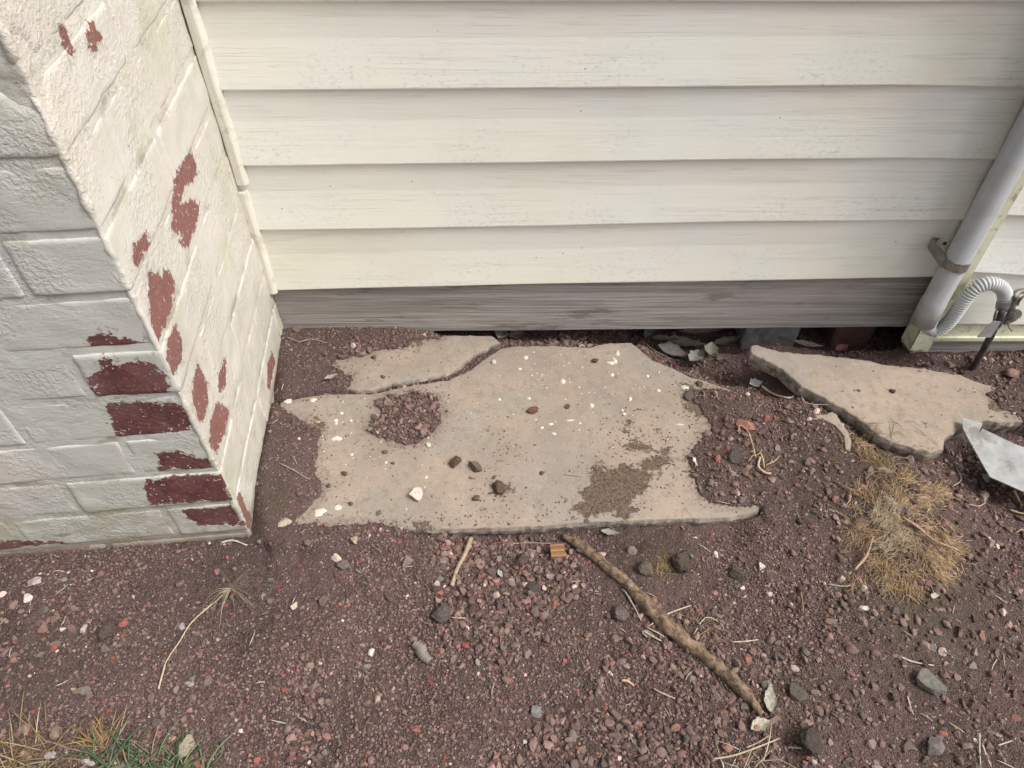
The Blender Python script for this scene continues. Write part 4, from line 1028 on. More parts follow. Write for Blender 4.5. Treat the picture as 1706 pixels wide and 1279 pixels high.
st_list = [
 # on the main slab
 (760, 772, 12, 11, BRN, 'crumbly brown soil lump on the slab, left of a similar sized stone', 'clod'),
 (793, 777, 13, 11, (.15, .115, .085), 'brown grey stone on the slab just right of the crumbly soil lump', 's'),
 (789, 795, 6, 4, TAN, 'small tan chip just below the brown grey stone on the slab', 's'),
 (692, 825, 13, 12, (.62, .58, .53), 'white angular rock sitting near the front of the large slab', 's'),
 (829, 814, 11, 12, (.13, .09, .065), 'spread brown clod on the slab right of the white rock', 'clod'),
 (793, 831, 7, 6, (.13, .10, .075), 'small round brown stone between the white rock and the spread clod', 's'),
 (886, 684, 12, 7, (.20, .10, .075), 'flattened reddish clod near the middle of the large slab', 'clod'),
 (992, 602, 6, 5, (.10, .075, .06), 'small dark pebble near the back edge of the large slab', 's'),
 (945, 678, 5, 4, (.10, .085, .07), 'small dark pebble on the slab right of the reddish clod', 's'),
 (823, 603, 4, 6, (.62, .60, .54), 'upright white pebble beside the top end of the slab crack', 's'),
 (575, 789, 5, 5, (.12, .09, .07), 'small dark pebble above another near the left side of the slab', 's'),
 (548, 809, 4, 5, (.12, .085, .07), 'tiny brown pebble at the soil edge on the left of the slab', 's'),
 (585, 840, 5, 4, (.12, .10, .08), 'dark pebble right of the round paint splash on the slab', 's'),
 (632, 855, 4, 5, (.16, .13, .10), 'brown pebble near the front edge of the slab left of the white rock', 's'),
 (641, 753, 6, 4, (.16, .11, .08), 'brown pebble just below the round gravel patch', 's'),
 (655, 772, 4, 3, (.15, .10, .08), 'smaller brown pebble below the gravel patch, lower of two', 's'),
 (824, 795, 3, 4, (.14, .10, .08), 'tiny brown pebble right of the brown grey stone on the slab', 's'),
 (903, 789, 5, 4, (.13, .095, .07), 'small brown pebble between the clods and the big dirt stain', 's'),
 (744, 686, 4, 3, (.13, .095, .07), 'tiny brown pebble right of the round gravel patch', 's'),
 (713, 742, 5, 4, WHT, 'small pale chip at the lower rim of the round gravel patch', 's'),
 (530, 708 - 5, 6, 4, TAN, 'tan pebble near the back left corner of the slab', 's'),
 (1166, 640, 7, 6, (.11, .095, .075), 'dark round stone where soil covers the back right of the slab', 's'),
 (1147, 660, 7, 8, (.12, .11, .105), 'dark grey stone at the soil edge below the dark round stone', 's'),
 # back slab
 (679, 575, 6, 5, (.10, .07, .065), 'dark pebble at the top of the back slab piece', 's'),
 (622, 596, 6, 4, (.11, .09, .08), 'grey pebble on the back slab piece near the soil', 's'),
 (638, 628, 4, 4, (.11, .09, .08), 'small dark pebble on the back slab above the crack', 's'),
 (589, 576, 5, 5, (.50, .47, .42), 'pale stone in the soil under the base board near the pillar', 's'),
 # right side
 (1240, 709, 17, 11, (.30, .15, .12), 'dusty pinkish brick fragment in the soil right of the slab', 'brickbit'),
 (1224, 762, 13, 12, (.085, .075, .072), 'dark grey lump in the soil below the pinkish brick fragment', 's'),
 (1244, 657, 5, 4, (.64, .60, .57), 'white oval pebble beside the dead leaf near the slab back corner', 's'),
 (1159, 772, 3, 5, (.50, .45, .41), 'white sliver stone at the right rim of the slab', 's'),
 (1228, 819, 4, 7, (.58, .50, .44), 'pale elongated stone right of the slab above its front corner', 's'),
 (1358, 604, 4, 3, (.10, .08, .07), 'dark pebble on the narrow tip of the raised slab', 's'),
 (1487, 652, 5, 5, (.10, .08, .07), 'dark pebble in the middle of the raised slab', 's'),
 (1431, 651, 3, 3, (.13, .10, .08), 'tiny dark pebble left of the middle of the raised slab', 's'),
 (1683, 624, 11, 9, (.26, .17, .15), 'pinkish stone beyond the raised slab near the wall base', 's'),
 (1580, 608, 11, 7, (.26, .25, .19), 'lichen pale stone behind the raised slab under the corner trim', 's'),
 (1638, 796, 7, 9, (.27, .23, .19), 'pale block stone in the hollow beneath the metal blade', 's'),
 (1638, 828, 11, 7, (.40, .35, .28), 'whitish elongated stone just below the metal blade', 's', 40),
 (1576, 822, 5, 4, (.44, .38, .32), 'small pale stone right of the upper fibre mat', 's'),
 (1648, 906, 8, 8, (.30, .24, .19), 'tan pebble right of the fibre mat beside a white one', 's'),
 (1661, 909, 5, 6, (.62, .60, .50), 'white pebble right of the fibre mat beside a tan one', 's'),
 (1397, 870, 5, 6, (.25, .22, .19), 'grey tan stone left of the fibre mat', 's'),
 (1268, 945, 7, 7, (.56, .54, .49), 'white angular stone below the front right slab corner', 's'),
 (1193, 924, 5, 7, (.58, .54, .48), 'white upright chip right of the fork in the soil lumps', 's'),
 (1281, 990, 6, 5, (.50, .44, .41), 'pale speckled pebble right of the branch', 's'),
 (1236, 980, 5, 4, (.50, .45, .40), 'small white pebble up and right of the branch middle', 's'),
 (1226, 956, 13, 13, (.12, .10, .085), 'rounded brown lump right of the upper branch', 'clod'),
 (1132, 935, 16, 20, (.10, .078, .068), 'large brown soil clod under the front edge of the slab', 'clod'),
 (1440, 1015, 11, 6, (.50, .48, .40), 'pale crumpled chip below the fibre mat', 's'),
 (1437, 981, 6, 6, (.50, .50, .42), 'whitish mottled pebble at the lower left rim of the fibre mat', 's'),
 (1555, 992, 7, 6, (.52, .47, .38), 'cream pebble at the lower right rim of the fibre mat', 's'),
 (1437, 1037, 7, 10, (.20, .16, .14), 'grey brown pebble under the pale crumpled chip', 's'),
 (1544, 1135, 23, 20, (.17, .168, .145), 'large round grey green stone with a flat top on the right', 's'),
 (1552, 1244, 15, 17, (.17, .148, .145), 'grey wedge stone near the bottom right edge', 's', -35),
 (1511, 1241, 12, 8, (.13, .11, .10), 'flat grey stone just left of the grey wedge stone', 's'),
 (1276, 1140, 10, 8, (.155, .14, .125), 'smooth round grey pebble right of the branch tip', 's'),
 (1329, 1156, 16, 15, (.105, .095, .08), 'dark rounded stone right of the pale standing leaf', 's'),
 (1207, 1188, 9, 6, (.15, .135, .115), 'oval grey pebble left of the lower branch end', 's'),
 (1196, 1200, 9, 6, (.22, .21, .165), 'oval pale pebble below left of the lower branch end', 's'),
 (1458, 1146, 7, 8, (.23, .17, .165), 'pinkish grey chip left of the large round stone', 's'),
 (1348, 1232, 19, 22, (.085, .068, .062), 'big dark soil clod near the bottom right of centre', 'clod'),
 (1145, 1216, 9, 8, (.11, .105, .10), 'dark grey pebble of the cluster at the bottom left of the branch', 's'),
 (1144, 1230, 8, 7, (.10, .098, .095), 'lower dark grey pebble of the cluster at the bottom', 's'),
 (1127, 1213, 7, 6, (.25, .14, .10), 'orange brown pebble of the cluster at the bottom', 's'),
 (1345, 1261, 5, 5, (.28, .13, .10), 'red mottled pebble near the bottom edge right of centre', 's'),
 (1354, 1270, 5, 5, (.50, .47, .42), 'pale pebble near the bottom edge under the red mottled one', 's'),
 # front centre
 (474, 870, 12, 7, (.42, .39, .31), 'pale elongated stone at the foot of the pillar corner', 's', 25),
 (592, 899, 8, 7, (.38, .34, .27), 'pale angular stone just in front of the slab left part', 's'),
 (572, 942, 12, 8, (.15, .14, .125), 'flat grey green stone in front of the slab left part', 's'),
 (850, 970, 9, 7, (.34, .26, .20), 'tan stone left of the dark stones before the slab', 's'),
 (826, 971, 7, 5, (.20, .13, .10), 'brown stone just left of the tan stone', 's'),
 (867, 937, 15, 14, (.115, .09, .08), 'large dark rough stone in front of the slab centre', 'clod'),
 (886, 978, 14, 9, (.095, .082, .08), 'dark stone just below the large dark rough stone', 'clod'),
 (735, 1024, 17, 15, (.125, .11, .10), 'rough grey clod in the middle of the front soil', 'clod'),
 (620, 1087, 7, 6, (.66, .62, .53), 'bright white chip left of the curled wood piece', 's'),
 (785, 1022, 8, 6, (.17, .125, .10), 'brown stone chip right of the rough grey clod', 's', -40),
 (628, 1166, 6, 8, (.40, .34, .26), 'tan square chip near the bottom left of centre', 's'),
 (892, 1187, 10, 11, (.19, .195, .19), 'blue grey quartz stone near the bottom centre', 's'),
 (1036, 1022, 16, 13, (.17, .135, .13), 'pitted purplish grey lump left of the branch', 'clod'),
 (796, 1103, 4, 6, (.32, .26, .24), 'greyish pebble above the white bone-like chip', 's'),
 (978, 1057, 8, 6, (.21, .155, .13), 'brown flat pebble in the open soil left of the branch', 's'),
 (1003, 926, 8, 6, (.42, .33, .30), 'pinkish pale stone right of the branch top', 's'),
 (1055, 919, 11, 9, (.20, .165, .16), 'grey pinkish stone with a ledge near the branch top', 's'),
 (1075, 950, 15, 13, (.15, .135, .10), 'greenish grey lump right of the branch top', 'clod'),
 (732, 968, 8, 7, (.17, .145, .13), 'grey stone just left of the short stick', 's'),
 (680, 935, 10, 12, (.22, .18, .17), 'pale pink grey stone before the slab left of the short stick', 's'),
 (738, 934, 9, 8, (.24, .21, .20), 'pale grey stone above left of the short stick', 's'),
 (650, 995, 9, 9, (.12, .09, .08), 'dark brown stone left of the rough grey clod', 's'),
 (608, 1110, 11, 5, (.20, .20, .185), 'flat grey green pebble below left of the bright white chip', 's'),
 # front left
 (46, 997, 9, 8, (.58, .52, .49), 'white chunky pebble near the left edge', 's'),
 (60, 968, 12, 8, (.38, .34, .32), 'pale mottled stone above the white chunky pebble', 's'),
 (105, 1049, 6, 5, (.58, .55, .48), 'white pebble in the left soil', 's'),
 (140, 1047, 6, 8, (.42, .35, .33), 'pale standing pebble right of another white one on the left', 's'),
 (303, 1046, 7, 8, (.36, .34, .32), 'grey white oval pebble left of the dead weed', 's'),
 (181, 1048, 14, 19, (.115, .09, .082), 'dark upright clod in the left soil', 'clod'),
 (205, 1040, 9, 7, (.28, .11, .10), 'dull red stone right of the dark upright clod', 's'),
 (175, 1084, 8, 9, (.16, .14, .125), 'smooth grey pebble below the dark upright clod', 's'),
 (490, 1010, 6, 9, (.52, .48, .40), 'pale chip with dark spot right of the dead weed', 's'),
 (310, 1244, 18, 17, (.30, .27, .21), 'rough pale lump right of the green grass', 's'),
 (96, 1218, 9, 12, (.23, .175, .135), 'brown flat angular stone right of the dry grass clump', 's'),
 (41, 1215, 11, 9, (.28, .20, .175), 'pinkish flat stone above the dry grass clump', 's'),
 (150, 1157, 9, 10, (.21, .155, .14), 'brown angular stone in the lower left soil', 's'),
 (132, 1152, 10, 6, (.20, .155, .11), 'olive brown sharp stone left of the brown angular stone', 's', 25),
 (345, 1137, 12, 5, (.15, .14, .13), 'dark flat oval pebble of the cluster below the weed runner', 's'),
 (322, 1131, 7, 6, (.17, .155, .15), 'round grey pebble of the cluster below the weed runner', 's'),
 (316, 1140, 10, 5, (.42, .38, .35), 'curved white chip of the cluster below the weed runner', 's'),
 (85, 1258, 11, 6, (.36, .33, .33), 'pale grey pebble between the grass clumps', 's'),
 (150, 1270, 14, 6, (.42, .37, .34), 'pale flat stone under the green grass', 's'),
 (73, 1008 + 10, 10, 8, (.13, .11, .10), 'dark grey stone below the white chunky pebble', 's'),
 (542, 1000, 9, 11, (.14, .11, .10), 'dark purple brown stone left of centre in the gravel', 's'),
 (340, 1253 + 10, 6, 4, (.25, .17, .15), 'small brown stone under the rough pale lump', 's'),
 (561, 1181 - 250, 6, 10, (.55, .50, .41), 'cream flat chip standing in the soil near the pillar', 's', 50),
]
for t in st_list:
    rot = t[7] if len(t) > 7 else None
    k = t[6]
    if k == 's': stone(t[0], t[1], t[2], t[3], t[4], t[5], rot=rot)
    elif k == 'clod': stone(t[0], t[1], t[2], t[3], t[4], t[5], 'soil_clod', 'soil clod', mat='clod', cuts=3, rough=0.22, lump=0.3, rot=rot, smooth=True)
    else: stone(t[0], t[1], t[2], t[3], t[4], t[5], 'brick_fragment', 'brick fragment', mat='rock', cuts=9, rough=0.05, rot=rot, hz=.5)

# ------------------------------------------------------------------ gravel: 280 largest as objects, the rest one mass
BRNS = np.array([[.165, .125, .108], [.195, .148, .13], [.12, .092, .082], [.225, .175, .152], [.19, .17, .158], [.14, .122, .115], [.28, .225, .195], [.26, .12, .10], [.30, .19, .165], [.52, .47, .42], [.17, .155, .115], [.36, .30, .25], [.23, .145, .12]])
PW_ = np.array([.24, .20, .14, .10, .09, .08, .045, .018, .022, .012, .03, .012, .035]); PW_ /= PW_.sum()
def in_pillar(x, y):
    q = np.stack([x - C0[0], y - C0[1]], -1); a = q @ e1[:2]; b = q @ e2[:2]
    return (a > -0.002) & (b > -0.002) & (a < PW) & (b < PD)
def scatter(N, rmin, rmax, seed, power=2.5, cl=0.5, left=False):
    r_ = np.random.RandomState(seed)
    M_ = int(N * (9 if left else 4.5))
    y = r_.uniform(0.24, 1.32, M_); x = r_.uniform(-1.35, 1.35, M_)
    hw = (y * ct + H * st) * 0.711 + 0.10
    k = np.abs(x) < hw
    dens = sstep(-cl, cl, fbm(x * 5, y * 5, None, seed, 3) - 0.0)
    if left: dens = dens * (1 - 0.72 * sstep(0.10, 0.42, x)) * (1 - 0.55 * sstep(-0.35, -0.55, x))
    k &= r_.rand(M_) < dens
    k &= ~in_pillar(x, y)
    x, y = x[k], y[k]
    h = hgt(x, y)
    on = (sdf(x, y, slab_main) > -0.002) & (h < ZS + .0005) | (sdf(x, y, slab_back) > -0.002) & (h < ZB + .0005) | (sdf(x, y, slab_right) > -0.004) & (h < z_right(x, y) + .0005)
    on &= r_.rand(len(x)) > 0.0
    x, y, h = x[~on][:N], y[~on][:N], h[~on][:N]
    r = rmin + (rmax - rmin) * r_.rand(len(x)) ** power
    return x, y, h, r, r_
def mass(sub, x, y, z, r, r_, sink=0.25):
    V0, F0 = ICO[sub]; n, m_ = len(x), len(V0)
    A = r_.normal(size=(n, 3)); A /= np.linalg.norm(A, axis=1)[:, None]
    B = r_.normal(size=(n, 3)); B -= A * np.sum(A * B, 1)[:, None]; B /= np.linalg.norm(B, axis=1)[:, None]
    C_ = np.cross(A, B); Rm = np.stack([A, B, C_], 1)
    sc = r_.uniform(.6, 1.15, (n, 3)) * np.array([1.1, 1, .75])
    VV = np.repeat(V0[None], n, 0)
    for _ in range(0 if sub == 0 else 6):
        pn = r_.normal(size=(n, 3)); pn /= np.linalg.norm(pn, axis=1)[:, None]; pd = r_.uniform(.35, .8, (n, 1))
        VV -= np.maximum(0, np.einsum('nmk,nk->nm', VV, pn) - pd)[:, :, None] * pn[:, None, :]
    if sub: VV *= 1.22
    VV = VV * (1 + (0.20 if sub == 0 else 0.06) * r_.normal(size=(n, m_, 1)).clip(-1.3, 1.3)) * sc[:, None, :]
    VV = np.einsum('nmk,nkj->nmj', VV, Rm)
    VV = VV * r[:, None, None]; VV[:, :, 2] *= 0.8
    VV += np.stack([x, y, z + r * (0.5 - sink)], 1)[:, None, :]
    Fc = (F0[None] + (np.arange(n) * m_)[:, None, None]).reshape(-1, 3)
    c = BRNS[r_.choice(len(BRNS), n, p=PW_)] * r_.uniform(.65, 1.3, (n, 1))
    return VV.reshape(-1, 3), Fc, np.repeat(c, m_, 0)
x, y, h, r, r_ = scatter(46000, .0010, .0036, 3, 1.8, 0.4)
V1, F1, c1 = mass(0, x, y, h, r, r_)
x, y, h, r, r_ = scatter(5200, .0032, .0078, 5, 2.4, 0.12, True)
V2, F2, c2 = mass(1, x, y, h, r, r_, 0.2)
# a thin scatter of crumbs on the clean slab faces
r2 = np.random.RandomState(9); xs = r2.uniform(-.5, 1.1, 15000); ys = r2.uniform(.66, 1.18, 15000)
sd1 = sdf(xs, ys, slab_main); sd3 = sdf(xs, ys, slab_right); sd2 = sdf(xs, ys, slab_back)
hh_ = hgt(xs, ys)
near = np.full(len(xs), -1.0)
for pl in soil_polys: near = np.maximum(near, sdf(xs, ys, pl))
for pl, _ in dirt_main: near = np.maximum(near, sdf(xs, ys, pl) - 0.004)
pk = np.exp(np.minimum(near, 0) / 0.022) * 0.85 + 0.010
ok = (((sd1 > .004) | (sd2 > .004) | (sd3 > .006)) & (r2.rand(len(xs)) < pk))
xs, ys = xs[ok], ys[ok]; zs = surf(xs, ys)
V3, F3, c3 = mass(0, xs, ys, zs, r2.uniform(.0006, .0022, len(xs)), r2, 0.15)
VV = np.vstack([V1, V2, V3]); FF = np.vstack([F1, F2 + len(V1), F3 + len(V1) + len(V2)]); CC = np.vstack([c1, c2, c3]) * np.array([0.84, 0.71, 0.69])
g = obj('gravel', VV, FF, M['grit'], None, False, {'col': CC}, origin=(0, 0, 0))
tag(g, 'fine dark scoria gravel and crumbs covering the bare soil', 'gravel', kind='stuff')

kinds = [('dull brown pebble lying loose in the dark soil', (.135, .092, .080), 120, 'loose brown pebbles'), ('small brick-red scoria pebble lying loose in the soil', (.22, .07, .058), 48, 'loose red pebbles'),
         ('dusty pink scoria pebble lying loose in the soil', (.25, .145, .13), 34, 'loose pink pebbles'), ('small grey pebble lying loose in the dark soil', (.155, .138, .128), 50, 'loose grey pebbles'),
         ('tiny chalk-white pebble lying loose in the dark soil', (.46, .42, .38), 34, 'loose white pebbles')]
for ki, (lab, colr, cnt, grp) in enumerate(kinds):
    protos = []
    for q in range(5):
        V, Fc = rock_verts(2, 500 + ki * 10 + q, 6, 0.05, 0.2)
        V = V / np.abs(V).max(0) * np.array([1, .8, .6])
        c = np.clip(np.array(colr)[None] * (0.8 + 0.1 * q), 0, 1) * np.ones((len(V), 1))
        protos.append(mesh_data('pebble', V, Fc, M['rock'], False, {'col': c}))
    x, y, h, r, r_ = scatter(cnt, .0052, .0092, 60 + ki, 2.2, 0.5)
    if ki == 1 or ki == 2:
        # red scoria gathers in the front left gravel
        k = r_.rand(len(x)) < 0.75
        y = np.where(k, r_.uniform(.30, .66, len(x)), y); x = np.where(k, r_.uniform(-.70, .02, len(x)), x)
        b_ = in_pillar(x, y); x = np.where(b_, x + .45, x); y = np.where(b_, y - .3, y); h = hgt(x, y)
    if ki == 4: r = r * 0.62
    if ki in (1, 2): r = r * 0.8
    for i in range(len(x)):
        o = bpy.data.objects.new('pebble', protos[i % 5]); s = float(r[i])
        link(o, None, (x[i], y[i], h[i] + s * 0.22)); o.scale = (s, s, s)
        o.rotation_euler = (rnd.uniform(-.4, .4), rnd.uniform(-.4, .4), rnd.uniform(0, 6.28))
        tag(o, lab, 'pebble', grp)

# ------------------------------------------------------------------ sticks, straws, leaves
def path_on(px, lift=0.002, n=None, z=None):
    p = [S(u, v) + np.array([0, 0, lift]) for u, v in px]
    return spline(p, n or max(8, len(px) * 5))
def stick(px, rad, col, name, label, cat, lift=0.004, sides=8, rough=0.1, n=None, mat='straw', group=None):
    pts = path_on(px, lift, n)
    k = len(pts); rad_ = np.interp(np.linspace(0, 1, k), np.linspace(0, 1, len(rad)), rad) if not np.isscalar(rad) else np.full(k, rad)
    V, Fc = tube(pts, rad_, sides, rough, int(px[0][0]))
    c = np.array(col)[None] * np.repeat(1 + 0.1 * R.normal(size=(k, 1)), sides, 0)
    return tag(obj(name, V, Fc, M[mat], None, True, {'col': np.clip(c, 0, 1)}), label, cat, group)
# big branch
bpx = [(938, 896), (975, 918), (1012, 948), (1050, 980), (1090, 1022), (1130, 1062), (1170, 1094), (1205, 1122), (1240, 1157), (1268, 1192)]
pts = spline([S(u, v) + np.array([0, 0, .0045]) for u, v in bpx], 120)
pts[:, 2] = np.convolve(np.pad(pts[:, 2], 12, 'edge'), np.ones(25) / 25, 'valid')[:120] + 0.001
tt = np.linspace(0, 1, 120)
rad = (1 + .10 * fbm(tt * 14, tt * 0, None, 3, 3)) * np.interp(tt, [0, .05, .2, .36, .40, .55, .75, .9, 1], [.0055, .0076, .0085, .0088, .0118, .0108, .0098, .0084, .0045])
V, Fc = tube(pts, rad, 16, 0.42, 5)
al = np.repeat(np.linspace(0, .52, 120), 16); ar = np.tile(np.linspace(0, 1, 16), 120)
br = obj('branch', V, Fc, M['bark'], None, True, {'along': al, 'around': ar})
tag(br, 'long fallen branch with flaking bark lying diagonally in front of the slab', 'branch')
stick([(785, 899), (775, 925), (762, 950), (753, 978)], [.0044, .0036, .0034, .0036], (.29, .23, .155), 'short_stick', 'short dry tan stick lying in the soil in front of the slab', 'stick', .005, 10, .12)
# curled wood piece
wp = path_on([(690, 1075), (700, 1082), (706, 1095), (716, 1103)], .007, 26)
V, Fc = tube(wp, np.array([.0055 + .0006 * math.sin(i * 2.1) + .003 * math.sin(i / 25 * 3.1) for i in range(26)]), 12, .3, 9)
tag(obj('wood_piece', V, Fc, M['straw'], None, True, {'col': np.tile([[.20, .175, .145]], (len(V), 1))}), 'curled ridged grey wood piece in the middle of the front soil', 'wood piece')
# orange wood block
p = S(929, 923); V, Fc = box(-.0125, .0125, -.012, .012, -.006, .012)
parts = [box(-.0125 + .0004 * (i % 2), .0125 - .0006 * (i % 3), -.012 + i * .0049, -.012 + i * .0049 + .0045, -.006, .012 - .0008 * (i % 2)) for i in range(5)] + [box(-.0115, .0115, -.0118, .0118, -.005, .0105)]
V, Fc = join(parts); cc = np.tile([[.25, .135, .07]], (len(V), 1)) * np.repeat([1, .8, 1.1, .75, 1.0, .5], 8)[:, None]
V = V @ np.array([[.995, .08, 0], [-.08, .995, 0], [0, 0, 1]])
tag(obj('wood_block', V + p + np.array([0, 0, .001]), Fc, M['straw'], None, False, {'col': cc}), 'small orange brown layered wood block by the top of the branch', 'wood block')

STW = (.48, .41, .29); STG = (.40, .36, .27); STD = (.22, .165, .10)
straws = [
 ([(1040, 985), (1055, 1010), (1068, 1036)], .0011, STG, 'pale straw leaning along the left side of the branch middle'),
 ([(1075, 1045), (1105, 1062), (1112, 1075)], .0010, STW, 'pale straw below the branch middle, upper of two'),
 ([(1070, 1052), (1095, 1066), (1118, 1078)], .0012, STG, 'pale straw below the branch middle, lower of two'),
 ([(1080, 1045), (1110, 1025), (1150, 1010)], .0014, STG, 'stiff pale straw crossing under the branch middle'),
 ([(1218, 1071), (1240, 1070), (1262, 1067)], .0012, STG, 'thin straight straw right of the lower branch'),
 ([(1500, 1096), (1520, 1104), (1554, 1110)], .0015, STG, 'pale bent straw above the large round stone'),
 ([(1510, 1161), (1515, 1178), (1520, 1192)], .0011, STG, 'short pale straw left below the large round stone'),
 ([(1311, 1246), (1340, 1248), (1360, 1250)], .0011, STG, 'thin white straw lying level beside the big dark soil clod'),
 ([(1333, 985), (1336, 1005), (1337, 1022)], .0011, STD, 'upright brown straw between the branch and the fibre mat'),
 ([(1630, 1222), (1630, 1250), (1632, 1279)], .0011, STG, 'long upright straw at the bottom right'),
 ([(1634, 1240), (1642, 1262), (1650, 1279)], .0011, STW, 'slanting straw beside the long upright one at the bottom right'),
 ([(1660, 1243), (1675, 1238), (1685, 1235)], .0011, STG, 'short forked straw near the bottom right corner'),
 ([(840, 908), (880, 906), (918, 907)], .0008, (.33, .29, .24), 'thin level straw left of the orange wood block'),
 ([(752, 1030), (764, 1031), (775, 1031)], .0009, STW, 'short pale straw by the rough grey clod'),
 ([(835, 1056), (834, 1066), (834, 1076)], .0007, STD, 'tiny brown straw in the soil centre'),
 ([(1088, 1148), (1100, 1155), (1124, 1165)], .0014, (.33, .27, .22), 'pale splinter left of the lower branch'),
 ([(1155, 1058), (1175, 1030), (1200, 1040), (1205, 1050)], .0009, STG, 'curved root thread right of the branch middle'),
 ([(940, 791), (958, 793), (973, 795)], .0008, (.36, .30, .22), 'fine twig lying on the slab left of the dirt stain'),
 ([(466, 773), (490, 785), (515, 800)], .0009, (.30, .27, .24), 'thin grey twig in the soil beside the pillar'),
 ([(1335, 660), (1345, 674), (1387, 683)], .0010, (.42, .37, .30), 'thin pale twig in the gap beside the raised slab'),
 ([(1100, 608 - 30), (1150, 600), (1210, 598)], .0016, (.17, .145, .115), 'brown twig among the litter under the wall'),
 ([(1060, 558), (1085, 580), (1120, 600)], .0014, (.20, .17, .14), 'grey stem at the back slab edge under the wall'),
 ([(1430, 590), (1450, 575), (1452, 560)], .0011, (.22, .19, .14), 'thin stem rising behind the raised slab'),
 ([(1455, 562), (1480, 575), (1476, 590)], .0011, (.26, .22, .17), 'bent stem behind the raised slab under the wall'),
 ([(1560, 858), (1590, 880), (1600, 886)], .0012, (.22, .15, .10), 'brown stem at the right rim of the fibre mat'),
 ([(1388, 802), (1420, 820), (1440, 832)], .0012, (.19, .15, .11), 'grey brown stem at the left rim of the fibre mat'),
 ([(1378, 975), (1410, 978), (1435, 968)], .0014, (.26, .22, .17), 'pale stem at the lower left rim of the fibre mat'),
 ([(1508, 992), (1518, 998), (1530, 1008)], .0018, (.24, .15, .11), 'reddish wood sliver below the fibre mat'),
 ([(1590, 975 - 200), (1600, 800), (1585, 812)], .0010, STG, 'thin pale root near the metal blade hollow'),
 ([(823, 1140), (820, 1150), (819, 1160)], .0014, (.25, .20, .16), 'small curved husk right of the white chip'),
 ([(1035, 1135), (1045, 1136), (1056, 1144)], .0022, (.42, .31, .19), 'pale tan sliver in the lower centre soil'),
 ([(370, 905), (390, 902), (412, 910)], .0018, (.50, .45, .38), 'pale dry root curl at the foot of the pillar front'),
]
for px, rd, colr, lab in straws:
    stick(px, [rd, rd, rd * .6], colr, 'straw', lab, 'straw', .0035, 5, 0, 10)
# generic short straw bits
sm = []
for q in range(6):
    V, Fc = tube(spline([(-.5, 0, 0), (0, rnd.uniform(-.08, .08), .03), (.5, 0, 0)], 6), [.03, .045, .05, .045, .04, .02], 4)
    sm.append(mesh_data('straw', V, Fc, M['straw'], True, {'col': np.tile([[.42, .37, .29]], (len(V), 1)) * (0.7 + .1 * q)}))
x, y, h, r, r_ = scatter(210, .008, .026, 77, 2.2, .6)
for i in range(len(x)):
    o = bpy.data.objects.new('straw', sm[i % 6]); s = float(r[i])
    link(o, None, (x[i], y[i], h[i] + .0028)); o.scale = (s, min(s, .016), min(s, .016)); o.rotation_euler = (0, rnd.uniform(-.25, .25), rnd.uniform(0, 6.28))
    tag(o, 'short loose bit of dry straw scattered on the soil', 'straw', 'loose straw bits on the soil')

def leaf(u, v, L, Wd, ang, col, label, fold=0.5, curl=0.3, lift=0.004, tilt=0.0, name='leaf', yoff=None):
    n, m_ = 13, 7; V = []
    for i in range(n):
        t = i / (n - 1); w = Wd * math.sin(math.pi * t ** 0.8) ** 1.15 * (1 + .14 * math.sin(t * 23 + u)) + .0002
        for j in range(m_):
            s = j / (m_ - 1) * 2 - 1
            V.append(((t - .5) * L, s * w, abs(s) * w * fold + curl * L * (t - .5) ** 2 + 0.0006 * math.sin(17 * t + 3 * s)))
    V = np.array(V); ct_, st2 = math.cos(tilt), math.sin(tilt)
    V = V @ np.array([[ct_, 0, st2], [0, 1, 0], [-st2, 0, ct_]])
    a = math.radians(ang); V = V @ np.array([[math.cos(a), math.sin(a), 0], [-math.sin(a), math.cos(a), 0], [0, 0, 1]])
    p = S(u, v) if yoff is None else yoff
    V[:, 2] -= V[:, 2].min()
    V = V + p + np.array([0, 0, lift])
    Fc = [[i * m_ + j, (i + 1) * m_ + j, (i + 1) * m_ + j + 1, i * m_ + j + 1] for i in range(n - 1) for j in range(m_ - 1)]
    N = len(V); V2 = V - np.array([0, 0, .0005])
    Fc = Fc + [[q + N for q in f[::-1]] for f in Fc]
    rim = [j for j in range(m_)] + [i * m_ + m_ - 1 for i in range(1, n)] + [(n - 1) * m_ + j for j in range(m_ - 2, -1, -1)] + [i * m_ for i in range(n - 2, 0, -1)]
    Fc += [[rim[i], rim[(i + 1) % len(rim)], rim[(i + 1) % len(rim)] + N, rim[i] + N][::-1] for i in range(len(rim))]
    V = np.vstack([V, V2]); c = np.array(col)[None] * (1 + 0.12 * R.normal(size=(len(V), 1)))
    return tag(obj(name, V, Fc, M['leafm'], None, True, {'col': np.clip(c, 0, 1)}), label, 'leaf')
leaf(1281, 1166, .044, .0085, 75, (.30, .28, .23), 'pale speckled dead leaf lying beside the branch tip', .3, .5, .006)
leaf(1266, 1210, .034, .009, 20, (.34, .315, .25), 'folded cream dead leaf under the branch tip', .9, .3, .004)
leaf(1258, 642, .030, .012, 10, (.37, .36, .34), 'pale grey dead leaf with a long stalk beside the raised slab tip', .25, .4, .006)
leaf(1017, 889, .034, .006, -8, (.24, .22, .20), 'narrow grey leaf under the front edge of the slab', .4, .5, .003)
leaf(1080, 1052 + 6, .022, .006, -20, (.20, .17, .16), 'small grey leaf under the middle of the branch', .3, .5, .002)
leaf(834, 958, .016, .004, -60, (.30, .31, .30), 'small bluish grey leaf left of the large dark rough stone', .3, .4, .004)
leaf(1475, 788, .030, .007, -10, (.20, .155, .12), 'curled brown leaf at the upper rim of the fibre mat', .6, .5, .004)
